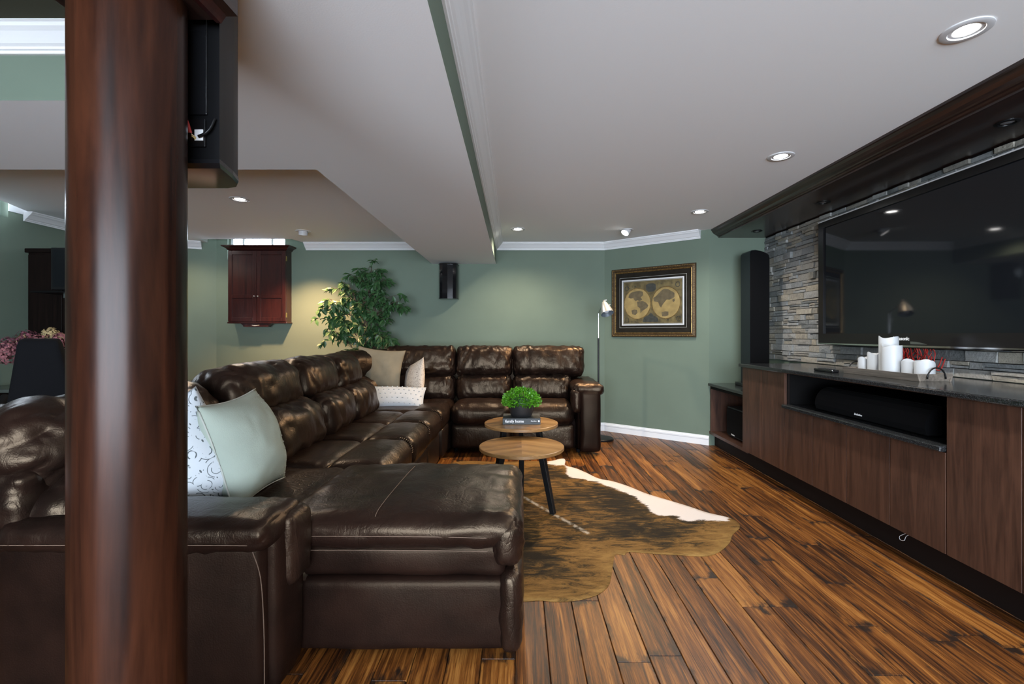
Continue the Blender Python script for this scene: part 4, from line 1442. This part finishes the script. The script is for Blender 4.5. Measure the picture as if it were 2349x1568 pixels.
# --- back pillows of the left run (lower and upper per seat)
bs = [1.50, 2.47, 3.19, 3.78, 4.36]
for i, (a, b_) in enumerate(zip(bs[:-1], bs[1:])):
    off = -.14 if i == 0 else 0
    if i == 0:      # the near seat's slumped pillows
        cu('lumbar_pillow', -1.74, -1.445, 1.545, b_ - .006, .47, .74, .12, (.035, .02, 0), .016, (5, 6, 5), 36, RY(-10), edge=.7, mat='leather_soft')
        cu('head_pillow', -1.94, -1.54, 1.515, b_ - .004, .655, .975, .15, (.040, .03, .015), .022, (5, 6, 7), 40, RY(-12), edge=.6, mat='leather_soft')
        cu('side_flap', -2.04, -1.60, 1.505, 1.64, .50, .80, .06, (0, .02, 0), .016, (6, 6, 8), 30, edge=.6, mat='leather_soft')
        continue
    cu('lumbar_pillow', -1.60 + off, -1.305 + off, a + .006, b_ - .006, .47, .80, .11, (.040, 0, 0), .020, (5, 8, 4), 38, RY(-10), edge=.7, mat='leather_soft')
    cu('head_pillow', -1.80 + off * .6, -1.455 + off * .6, a + .004, b_ - .004, .70, 1.035, .115, (.045, 0, .015), .022, (5, 8, 4), 40, RY(-14), edge=.7, mat='leather_soft')

# --- corner wedge
bm = nbm()
prism(bm, [(-1.95, 4.36), (-.80, 4.36), (-.70, 4.82), (-.70, 5.62), (-1.28, 5.72)], .03, .34)
bmesh.ops.bevel(bm, geom=list(bm.edges), offset=.025, segments=3, affect='EDGES')
obj('corner_base', bm, 'leather_dark', sofa, smooth=True, angle=50)
bm = nbm()
prism(bm, [(-2.02, 4.38), (-1.90, 4.36), (-1.30, 5.58), (-1.30, 5.76), (-1.40, 5.74)], .03, .93)
bmesh.ops.bevel(bm, geom=list(bm.edges), offset=.025, segments=3, affect='EDGES')
obj('corner_back', bm, 'leather_dark', sofa, smooth=True, angle=50)
cu('corner_seat', -1.50, -.93, 4.335, 5.26, .33, .508, .06, (0, 0, .018), .008, (4, 6, 6), 18)
cu('corner_seat', -1.02, -.712, 4.335, 4.86, .30, .520, .075, (.012, .01, .016), .008, (5, 7, 6), 18)
cu('corner_seat', -1.02, -.708, 4.74, 5.28, .30, .505, .07, (.0, .012, .016), .008, (8, 5, 6), 18)
cu('corner_panel', -.86, -.712, 4.42, 4.90, .05, .33, .03, wr=.004, n=10, mat='leather_dark')
cc = Vector((-1.60, 5.02, 0))
for z0, z1, w, d_, o_ in ((.47, .79, .72, .26, 0.02), (.73, 1.045, .80, .30, -.08)):
    _seed[0] += 1
    Rm = RZ(60.0) @ RX(-12)
    dirn = Vector((math.cos(math.radians(-30)), math.sin(math.radians(-30)), 0))
    b = cushion(cc + dirn * o_ + Vector((0, 0, (z0 + z1) / 2)), (w, d_, z1 - z0), .13, (0, .035, .01), 36, .020, (12, 7, 5), _seed[0], Rm, .8)
    obj('corner_pillow', b, 'leather', sofa, smooth=True)

# --- far run along X
cu('base_frame', -.72, .60, 4.86, 5.66, .03, .34, .03, wr=0, n=4, mat='leather_dark')
cu('outer_back', -1.36, .70, 5.56, 5.80, .03, .95, .07, (0, .01, .02), .004, (3, 3, 3), 14, mat='leather_dark')
for x0, x1 in ((-.702, -.074), (-.070, .578)):
    cu('seat_cushion', x0, x1, 4.745, 5.30, .285, .512, .095, (0, .012, .016), .011, (10, 5, 5), 24, edge=.8)
    cu('footrest_panel', x0 + .004, x1 - .004, 4.785, 4.90, .045, .300, .04, (0, .012, 0), .006, (4, 4, 5), 16)
for x0, x1 in ((-1.44, -.712), (-.704, -.076), (-.070, .60)):
    cu('lumbar_pillow', x0, x1, 5.155, 5.43, .47, .775, .095, (0, .025, 0), .016, (13, 8, 5), 40, RX(-9), edge=.65)
for x0, x1 in ((-1.50, -.712), (-.704, -.074), (-.066, .735)):
    cu('head_pillow', x0, x1, 5.20, 5.50, .740, 1.078, .085, (0, .030, .008), .018, (13, 8, 5), 42, RX(-12), edge=.65)
cu('arm_body', .602, .800, 4.80, 5.70, .03, .62, .04, (.008, .0, 0), .004, (3, 3, 3), 14, mat='leather_smooth')
cu('arm_pad', .560, .872, 4.745, 5.66, .600, .716, .055, (0, 0, .012), .011, (8, 14, 8), 22, edge=.9)
cu('arm_front', .625, .838, 4.738, 4.83, .02, .655, .04, (0, .012, 0), .005, (5, 5, 4), 14, mat='leather_smooth')
cu('arm_flap', .545, .640, 4.742, 4.90, .42, .66, .04, (.008, .008, 0), .008, (9, 9, 9), 12)
for x, y in ((-.30, 2.1), (-.30, 2.42), (.62, 4.86), (.76, 5.6), (-.66, 4.9), (-1.9, 1.7), (-1.9, 4.2), (-.9, 1.6)):
    obj('foot', lathe(nbm(), [(0, 0), (.022, 0), (.026, .034), (0, .034)], 12, (x, y, 0)), 'black_plastic', sofa)

# ================================================================== throw pillows


def throw(name, label, loc, rot, w, h, t, mat, seed, pinch=.10, wr=.004, piping=None, group='throw pillows on the sofa'):
    r = thing(name, label, 'pillow', loc, rot, group)
    obj('cover', pillow(w, h, t, 30, wr, seed, pinch), mat, r, smooth=True, local=True)
    if piping:
        obj('piping', tube(nbm(), rim_loop(w, h, pinch), .004, 6, cap=False), piping, r, smooth=True, local=True)
    return r


D = math.radians
p = throw('throw_pillow', 'sage green pillow with a stitched border leaning by the near arm', (-1.195, 2.04, .735), (D(-17), D(-3), D(90)), .41, .45, .25, 'sage_fabric', 4, .09, .007, 'linen_back')
st = nbm()
for k in range(14):
    z = -.20 + .40 * k / 13
    pts = []
    for i in range(9):
        x = .085 + .10 * i / 8
        u, v = x / .20, z / .225
        th = .125 * max(0, 1 - abs(u) ** 2.4) ** .6 * max(0, 1 - abs(v) ** 2.4) ** .6
        pts.append((x * (1 - .09 * (1 - v * v)), -th - .0045, z * (1 - .09 * (1 - u * u))))
    for q in range(0, 8, 2):
        tube(st, pts[q:q + 2], .0013, 4)
obj('stitching', st, 'mat_line', p, local=True)
throw('throw_pillow', 'white pillow with grey folk print just right of the column', (-1.375, 1.860, .700), (D(-10), D(-32), D(24)), .44, .46, .20, 'print_grey', 6, .07, .005)
throw('throw_pillow', 'olive taupe velvet square pillow in the sofa corner', (-1.49, 4.98, .835), (D(-16), D(6), D(8)), .50, .50, .17, 'olive_fabric', 9, .10, .008)
throw('throw_pillow', 'cream pillow with small brown leaf print behind the olive pillow', (-1.13, 5.06, .715), (D(-10), D(-16), D(-52)), .42, .44, .15, 'print_tan', 12, .08, .005)
p = throw('throw_pillow', 'flat white dimpled lumbar pillow lying on the corner seat', (-1.235, 4.70, .587), (D(-52), D(2), D(6)), .57, .30, .13, 'white_fabric', 15, .06, .005, 'white_fabric')
dots = nbm()
for r_ in range(5):
    for c_ in range(11):
        x, z = -.25 + .05 * c_ + (.025 if r_ % 2 else 0), -.11 + .055 * r_
        if abs(x) > .255:
            continue
        u, v = x / .285, z / .15
        th = .065 * max(0, 1 - abs(u) ** 2.4) ** .6 * max(0, 1 - abs(v) ** 2.4) ** .6
        bmesh.ops.create_icosphere(dots, subdivisions=1, radius=1, matrix=Matrix.Translation((x, -th - .001, z)) @ Matrix.Diagonal((.0085, .004, .0085, 1)))
obj('dimples', dots, 'dot', p, smooth=True, local=True)

# ================================================================== nesting coffee tables


def coffee(label, x, y, h, rot):
    t = thing('coffee_table', label, 'table', (x, y, 0), (0, 0, rot), 'round nesting coffee tables')
    R_ = .298
    b = lathe(nbm(), [(0, h), (R_ - .004, h), (R_, h - .003), (R_, h - .022), (R_ - .003, h - .025), (0, h - .025)], 72)
    for f in b.faces:
        f.material_index = 0 if f.normal.z > .9 else 1
    obj('top', b, ['table_top', 'table_edge'], t, smooth=True, local=True, angle=35)
    for k in range(3):
        a = -PI / 2 + PI / 3 + 2 * PI / 3 * k
        d = Vector((math.cos(a), math.sin(a), 0))
        s = Vector((-d.y, d.x, 0))
        top, bot = d * .155 + Vector((0, 0, h - .025)), d * .245 + Vector((0, 0, .0065))
        b = nbm()
        A = [b.verts.new(top + s * (i * .021) + d * (j * .021)) for i, j in ((-1, -1), (1, -1), (1, 1), (-1, 1))]
        B = [b.verts.new(bot + s * (i * .017) + d * (j * .017)) for i, j in ((-1, -1), (1, -1), (1, 1), (-1, 1))]
        b.faces.new(A)
        b.faces.new(B[::-1])
        for i in range(4):
            b.faces.new((A[i], B[i], B[(i + 1) % 4], A[(i + 1) % 4]))
        bmesh.ops.recalc_face_normals(b, faces=list(b.faces))
        bmesh.ops.bevel(b, geom=list(b.edges), offset=.002, segments=1, affect='EDGES')
        obj('leg', b, 'black_metal', t, local=True)
    return t


coffee('lower round wooden coffee table in front, its top empty', .020, 3.29, .440, 0)
coffee('taller round wooden coffee table carrying the book and plant', .020, 3.80, .507, 0)

t = thing('book', 'thick black book with white spine lettering under the plant', 'book', (.022, 3.82, .507))
obj('cover_board', bx(-.128, .173, 3.705, 3.93, .507, .511), 'book', t)
obj('cover_board', bx(-.128, .173, 3.705, 3.93, .552, .556), 'book', t)
obj('spine', bx(-.128, .173, 3.702, 3.708, .507, .556, .0015, 1), 'book', t)
obj('pages', bx(-.124, .169, 3.708, 3.926, .511, .552), 'paper', t)
text('spine_title', 'family home', .030, 'white_print', t, frame_m((-.033, 3.7012, .5325), (1, 0, 0), (0, 0, 1)), bold=True)
text('spine_prefix', '#', .016, 'white_print', t, frame_m((-.104, 3.7012, .533), (1, 0, 0), (0, 0, 1)))
text('spine_author', 'Caroline', .013, 'white_print', t, frame_m((.118, 3.7012, .534), (1, 0, 0), (0, 0, 1)), bold=True)
lg = nbm()
prism(lg, [(.159 + .0075 * math.cos(2 * PI * i / 20), .534 + .0075 * math.sin(2 * PI * i / 20)) for i in range(20)], 3.7006, 3.7022, 'y')
obj('spine_logo', lg, 'white_print', t)

t = thing('potted_boxwood', 'bright green boxwood ball in a black pot on the book', 'plant', (.022, 3.815, .556))
b = nbm()
PP = [(0, 0), (.078, 0), (.084, .004), (.094, .03), (.105, .065), (.112, .10), (.108, .10), (.10, .085), (0, .085)]
lathe(b, PP, 40)
obj('pot', b, 'pot_black', t, smooth=True, local=True, angle=40)
rl = random.Random(21)
b = nbm()
for k in range(2000):
    u, v = rl.uniform(0, 2 * PI), rl.uniform(-.25, 1)
    s_ = math.sqrt(max(0, 1 - v * v))
    rr = rl.uniform(.72, 1.03)
    nn = Vector((s_ * math.cos(u), s_ * math.sin(u), v))
    c_ = Vector((nn.x * .150 * rr, nn.y * .140 * rr, .115 + nn.z * .108 * rr))
    dr = (nn + Vector((rl.uniform(-.7, .7), rl.uniform(-.7, .7), rl.uniform(-.3, .8)))).normalized()
    sd = dr.cross(Vector((rl.uniform(-1, 1), rl.uniform(-1, 1), rl.uniform(-1, 1)))).normalized()
    L, w_ = rl.uniform(.016, .026), rl.uniform(.006, .009)
    q = [c_, c_ + dr * L * .45 + sd * w_, c_ + dr * L, c_ + dr * L * .45 - sd * w_]
    b.faces.new([b.verts.new(p_) for p_ in q])
o = obj('foliage', b, 'box_leaf', t, local=True)
o['kind'] = 'stuff'
obj('core', lathe(nbm(), [(0, .06), (.085, .075), (.10, .11), (.085, .15), (.05, .175), (0, .18)], 20), 'leaf', t, smooth=True, local=True)

# ================================================================== cowhide rug
OUT = [(0.278, 4.483), (0.427, 4.593), (0.451, 4.51), (0.433, 4.353), (0.52, 4.254), (0.587, 4.136), (0.677, 3.952), (0.778, 3.879), (0.885, 3.743), (0.976, 3.581), (1.103, 3.433), (1.205, 3.312), (1.289, 3.198), (1.389, 3.118), (1.42, 3.055), (1.402, 2.958), (1.304, 2.845), (1.239, 2.741), (1.152, 2.644), (1.065, 2.58), (0.993, 2.568), (0.896, 2.58), (0.75, 2.598), (0.62, 2.62), (0.586, 2.586), (0.536, 2.586), (0.503, 2.486), (0.46, 2.331), (0.431, 2.26), (0.384, 2.201), (0.336, 2.169), (0.254, 2.138), (0.163, 2.132), (0.094, 2.141), (0.007, 2.134),
       (-0.15, 2.16), (-0.30, 2.30), (-0.33, 2.55), (-0.42, 2.75), (-0.55, 3.0), (-0.62, 3.3), (-0.66, 3.7), (-0.66, 4.1), (-0.64, 4.42), (-0.50, 4.50), (-0.2, 4.47), (0.1, 4.50)]
WHT = [(0.278, 4.62), (0.427, 4.70), (0.60, 4.45), (0.70, 4.15), (0.85, 3.95), (1.0, 3.75), (1.15, 3.55), (1.30, 3.35), (1.42, 3.13), (1.355, 3.042), (1.261, 3.055), (1.159, 3.05), (1.115, 3.037), (1.05, 3.08), (1.068, 3.131), (0.949, 3.145), (0.919, 3.185), (0.898, 3.24), (0.913, 3.312), (0.882, 3.402), (0.873, 3.498), (0.808, 3.616), (0.714, 3.743), (0.657, 3.839), (0.588, 3.879), (0.52, 3.94), (0.446, 3.961), (0.418, 4.069), (0.432, 4.206), (0.433, 4.353), (0.346, 4.338), (0.271, 4.378)]


def inside(p, poly):
    r_ = False
    n = len(poly)
    for i in range(n):
        a, b = poly[i], poly[(i + 1) % n]
        if (a[1] > p[1]) != (b[1] > p[1]) and p[0] < (b[0] - a[0]) * (p[1] - a[1]) / (b[1] - a[1]) + a[0]:
            r_ = not r_
    return r_


def dist(p, poly, closed=True):
    P = Vector(p)
    best = 9
    n = len(poly)
    for i in range(n if closed else n - 1):
        a, b = Vector(poly[i]), Vector(poly[(i + 1) % n])
        ab = b - a
        t_ = max(0, min(1, (P - a).dot(ab) / max(1e-9, ab.dot(ab))))
        best = min(best, (P - a - ab * t_).length)
    return best


cl = [Vector((x, y, 0)) for x, y in OUT]
dense = smooth_path([cl[-1]] + cl + [cl[0], cl[1]], 4)
dense = [(v.x, v.y) for v in dense[4:-4]]
clean = []
for p_ in dense:
    if not clean or (Vector(p_) - Vector(clean[-1])).length > .006:
        clean.append(p_)
if (Vector(clean[0]) - Vector(clean[-1])).length < .006:
    clean.pop()
pts = [Vector(p_) for p_ in clean]
nb = len(pts)
gx = -.7
while gx < 1.45:
    gy = 2.1
    while gy < 4.65:
        q = (gx + random.uniform(-.006, .006), gy + random.uniform(-.006, .006))
        if inside(q, clean) and dist(q, clean) > .018:
            pts.append(Vector(q))
        gy += .032
    gx += .032
res = geometry.delaunay_2d_cdt(pts, [(i, (i + 1) % nb) for i in range(nb)], [], 1, 1e-5)
rv, rf = res[0], res[2]
me = bpy.data.meshes.new('cowhide_rug')
nv = len(rv)
bset = set(i for i in range(nv) if dist(rv[i], clean) < 1e-4)
vv = []
attrs = ([], [], [])
for i, v in enumerate(rv):
    z = .0045 + .0018 * noise.noise(Vector((v.x * 5, v.y * 5, 0)))
    vv.append((v.x, v.y, .003 if i in bset else z))
    attrs[0].append(dist(v, WHT) * (1 if inside(v, WHT) else -1))
    attrs[1].append(dist(v, [(.034, 3.498), (.424, 2.856)], False))
    attrs[2].append(dist(v, clean))
low = {}
for i in sorted(bset):
    low[i] = len(vv)
    vv.append((rv[i].x, rv[i].y, .0005))
    for a in attrs:
        a.append(a[i])
ff = [tuple(f) for f in rf]
cnt = {}
for f in ff:
    for a, b in zip(f, f[1:] + f[:1]):
        cnt[(a, b)] = 1
for (a, b) in list(cnt):
    if (b, a) not in cnt and a in low and b in low:
        ff.append((b, a, low[a], low[b]))
me.from_pydata(vv, [], ff)
for nm, a in zip(('white', 'spine', 'rim'), attrs):
    at = me.attributes.new(nm, 'FLOAT', 'POINT')
    at.data.foreach_set('value', a)
me.materials.append(M['hide'])
for p_ in me.polygons:
    p_.use_smooth = True
o = bpy.data.objects.new('cowhide_rug', me)
C.objects.link(o)
tag(o, 'brindle brown and white cowhide rug spread under the coffee tables', 'rug')

# ================================================================== ficus tree behind the sofa corner
FX, FY = -1.88, 5.62
t = thing('ficus_tree', 'leafy potted ficus tree behind the sofa corner', 'tree', (FX, FY, 0))
obj('basket', lathe(nbm(), [(0, 0), (.13, 0), (.15, .12), (.155, .26), (.145, .27), (.14, .24), (0, .235)], 28, (FX, FY, 0)), 'basket', t, smooth=True, angle=50)
obj('soil', lathe(nbm(), [(0, .245), (.142, .242)], 20, (FX, FY, 0)), 'soil', t)
rf_ = random.Random(4)
# clusters: centre offset x, height, radius x, radius z
CL = [(.10, 2.03, .15, .17), (.0, 1.93, .16, .12), (.18, 1.86, .16, .14), (-.16, 1.76, .20, .13), (.07, 1.74, .22, .16), (.30, 1.68, .20, .12), (.40, 1.60, .16, .08),
      (-.36, 1.60, .20, .10), (-.15, 1.55, .24, .13), (.10, 1.52, .22, .13), (-.42, 1.42, .18, .09), (-.20, 1.36, .22, .10), (.08, 1.34, .22, .12), (.30, 1.44, .14, .08),
      (-.34, 1.22, .16, .09), (-.05, 1.18, .22, .11), (.22, 1.24, .14, .10), (-.12, 1.04, .16, .08), (.34, 1.20, .10, .10)]
trunk = [[(FX, FY, .24), (FX + .02, FY, .6), (FX - .01, FY - .01, 1.0), (FX + .03, FY - .01, 1.4), (FX + .08, FY, 1.8), (FX + .11, FY, 2.05)],
         [(FX + .03, FY + .03, .24), (FX + .06, FY + .02, .7), (FX + .03, FY, 1.15), (FX - .04, FY - .02, 1.5), (FX - .10, FY - .03, 1.72)],
         [(FX - .03, FY + .02, .24), (FX - .06, FY + .02, .7), (FX - .02, FY + .02, 1.1), (FX + .10, FY + .02, 1.4), (FX + .2, FY, 1.65)]]
for tr in trunk:
    P = smooth_path(tr, 6)
    obj('stem', tube(nbm(), P, [.014 - .010 * i / len(P) for i in range(len(P))], 8), 'bark', t, smooth=True)
tw = nbm()
leaf_sp = []
for cx, cz, rx, rz in CL:
    c_ = Vector((FX + cx, FY - .05, cz))
    base = Vector((FX + cx * .35, FY - .01, max(1.0, cz - .16)))
    nb_ = 8 if rx > .15 else 6
    for k in range(nb_):
        while True:
            d = Vector((rf_.uniform(-1, 1), rf_.uniform(-1, 1), rf_.uniform(-1, 1)))
            if d.length < 1:
                break
        e_ = c_ + Vector((d.x * rx, d.y * .17, d.z * rz))
        e_.y = min(e_.y, YF - .07)
        midp = (base + e_) / 2 + Vector((0, 0, .04))
        P = smooth_path([base, midp, e_, e_ + Vector((d.x * .03, d.y * .02, -.05))], 5)
        tube(tw, P, .0022, 4)
        m = len(P)
        for q in range(10):
            i = int(m * (.30 + .70 * q / 10))
            p_ = P[min(i, m - 1)]
            side = 1 if q % 2 else -1
            leaf_sp.append((Vector(p_), Vector((d.x * .6 + side * .5 * rf_.random() + rf_.uniform(-.35, .35), rf_.uniform(-.8, .25), rf_.uniform(-1.0, .15)))))
obj('twigs', tw, 'bark', t)


def leaf_mesh(L, w, fold):
    b = nbm()
    c = [b.verts.new((0, 0, 0)), b.verts.new((L * .45, 0, 0)), b.verts.new((L, 0, -.12 * L))]
    l = [b.verts.new((L * .22, w * .75, fold)), b.verts.new((L * .55, w, fold)), b.verts.new((L * .82, w * .45, fold * .3 - .06 * L))]
    r = [b.verts.new((L * .22, -w * .75, fold)), b.verts.new((L * .55, -w, fold)), b.verts.new((L * .82, -w * .45, fold * .3 - .06 * L))]
    for s in (l, r):
        b.faces.new((c[0], s[0], c[1]))
        b.faces.new((s[0], s[1], c[1]))
        b.faces.new((c[1], s[1], s[2]))
        b.faces.new((c[1], s[2], c[2]))
    return b


shapes = []
for L, w, fo_, mt_ in ((.092, .020, .006, 'leaf'), (.082, .021, .007, 'leaf'), (.10, .021, .006, 'leaf'), (.088, .02, .008, 'leaf2')):
    b = leaf_mesh(L, w, fo_)
    me = bpy.data.meshes.new('leaf')
    b.to_mesh(me)
    b.free()
    me.materials.append(M[mt_])
    shapes.append(me)
rf_.shuffle(leaf_sp)
leaf_sp.sort(key=lambda s: s[0].y)
restb = nbm()
for k, (p_, d) in enumerate(leaf_sp):
    d = d.normalized()
    up = Vector((rf_.uniform(-.5, .5), rf_.uniform(-1.2, .1), 1)).normalized()
    s_ = up.cross(d).normalized()
    n_ = d.cross(s_)
    m = Matrix((d, s_, n_)).transposed().to_4x4()
    m.translation = p_ - Vector((FX, FY, 0))
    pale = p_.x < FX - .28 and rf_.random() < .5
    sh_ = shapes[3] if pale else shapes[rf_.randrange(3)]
    if k < 300:
        o = bpy.data.objects.new('leaf', sh_)
        C.objects.link(o)
        o.parent = t
        o.matrix_local = m
    else:
        b2 = nbm()
        b2.from_mesh(sh_)
        b2.transform(m)
        tmp = bpy.data.meshes.new('tmp')
        b2.to_mesh(tmp)
        b2.free()
        restb.from_mesh(tmp)
        bpy.data.meshes.remove(tmp)
o = obj('foliage', restb, 'leaf', t, local=True)
o['kind'] = 'stuff'

# ================================================================== desk corner at the far left
t = thing('tall_cabinet', 'tall dark wood cabinet against the left wall', 'cabinet', (-4.3, 4.7, 0))
obj('body', bx(-4.62, -3.95, 4.40, 4.98, 0, 1.99), 'ebony', t)
obj('top_board', bx(-4.64, -3.93, 4.38, 5.0, 1.99, 2.03, .006), 'ebony', t)
obj('door', bx(-4.61, -4.29, 4.385, 4.40, .82, 1.97, .003), 'ebony', t)
obj('door', bx(-4.285, -3.96, 4.385, 4.40, .82, 1.97, .003), 'ebony', t)
t = thing('desk', 'black desk with a pale front edge below the tall cabinet', 'desk', (-4.1, 4.15, 0))
obj('desk_top', bx(-4.65, -3.5, 3.88, 4.38, .735, .765, .004), 'granite', t)
obj('edge_strip', bx(-4.65, -3.5, 3.872, 3.881, .738, .763), 'steel', t)
obj('modesty_panel', bx(-4.62, -3.53, 4.30, 4.33, .12, .735), 'kick', t)
for x in (-4.62, -3.54):
    obj('side_panel', bx(x, x + .03, 3.92, 4.36, 0, .735), 'kick', t)
t = thing('monitor', 'small black monitor on a bracket in front of the dark cabinet', 'monitor', (-4.0, 4.25, 1.58))
mb = obj('bezel', bx(-4.245, -3.66, 4.235, 4.262, 1.625, 2.01, .005), 'gloss_black', t)
obj('screen', bx(-4.225, -3.68, 4.232, 4.237, 1.655, 1.99), 'screen', t)
obj('back_housing', bx(-4.15, -3.75, 4.262, 4.30, 1.70, 1.95, .01), 'black_plastic', t)
obj('shelf', bx(-4.29, -3.65, 4.10, 4.38, 1.590, 1.605), 'black_plastic', t)
obj('bracket', bx(-4.06, -3.70, 4.16, 4.22, 1.545, 1.590, .004), 'steel', t)
obj('wall_arm', bx(-4.1, -4.04, 4.30, 4.386, 1.78, 1.86), 'black_metal', t)
obj('neck', bx(-4.0, -3.9, 4.235, 4.26, 1.604, 1.63), 'black_plastic', t)

t = thing('high_back_chair', 'black high-back chair turned towards the desk behind the column', 'chair', (-3.01, 2.98, 0), (0, 0, D(30)))


def local_cushion(name, c_, s_, r_, R_, taper=0, mat='fabric_black'):
    b = cushion((0, 0, 0), s_, r_, (0, .01, 0), 10, 0)
    for v in b.verts:
        f = 1 - taper * (v.co.z / s_[2] + .5)
        v.co.x *= f
    b.transform(R_.to_4x4())
    bmesh.ops.translate(b, verts=list(b.verts), vec=Vector(c_))
    return obj(name, b, mat, t, smooth=True, local=True)


local_cushion('backrest', (0, -.06, .83), (.44, .09, .74), .04, RX(9), .58)
local_cushion('seat', (0, .19, .46), (.48, .50, .10), .045, RX(0))
for s_ in (-1, 1):
    local_cushion('wing', (s_ * .225, .06, .66), (.05, .26, .30), .024, RX(25) @ RZ(0))
for sx, sy in ((-1, -1), (1, -1), (1, 1), (-1, 1)):
    obj('leg', tube(nbm(), [(sx * .18, .19 + sy * .19, .42), (sx * .22, .19 + sy * .24, 0)], [.018, .012], 10), 'black_metal', t, smooth=True, local=True)

t = thing('hydrangea_vase', 'glass vase of dried pink and plum hydrangeas on the desk', 'flowers', (-4.33, 4.08, .765))
obj('vase', lathe(nbm(), [(0, .004), (.05, .004), (.065, .06), (.060, .16), (.048, .22), (.055, .245), (.052, .245), (.044, .22), (.056, .16), (.061, .06), (.046, .010), (0, .010)], 32), 'vase_glass', t, smooth=True, local=True)
heads = [(-.09, -.02, .37, .075, 'plum_flower'), (-.05, -.09, .33, .085, 'pink_flower'), (.05, -.02, .42, .080, 'plum_flower'), (.20, -.05, .38, .085, 'pink_flower'), (.30, -.02, .36, .070, 'pink_flower'),
         (.22, .02, .455, .062, 'pale_flower'), (.28, .03, .42, .055, 'pale_flower'), (-.01, .02, .40, .060, 'pale_flower'), (.10, -.07, .36, .080, 'plum_flower'), (-.02, -.10, .27, .075, 'pink_flower'), (.34, -.02, .42, .05, 'pink_flower')]
rh = random.Random(8)
for hx, hy, hz, hr, hm in heads:
    obj('stalk', tube(nbm(), smooth_path([(0, 0, .02), (hx * .15, hy * .15, .18), (hx * .6, hy * .6, .26), (hx, hy, hz)], 5), .0025, 5), 'leaf', t, local=True)
    b = nbm()
    for k in range(150):
        nn = Vector((rh.gauss(0, 1), rh.gauss(0, 1), rh.gauss(0, 1))).normalized()
        c_ = Vector((hx, hy, hz)) + nn * hr * rh.uniform(.7, 1.0)
        a_ = nn.cross(Vector((rh.uniform(-1, 1), rh.uniform(-1, 1), .5))).normalized()
        b_ = nn.cross(a_)
        s_ = rh.uniform(.009, .015)
        b.faces.new([b.verts.new(c_ + x_) for x_ in (a_ * s_ + nn * .004, b_ * s_, -a_ * s_ + nn * .004, -b_ * s_)])
    obj('flower_head', b, hm, t, local=True)

bpy.context.view_layer.update()
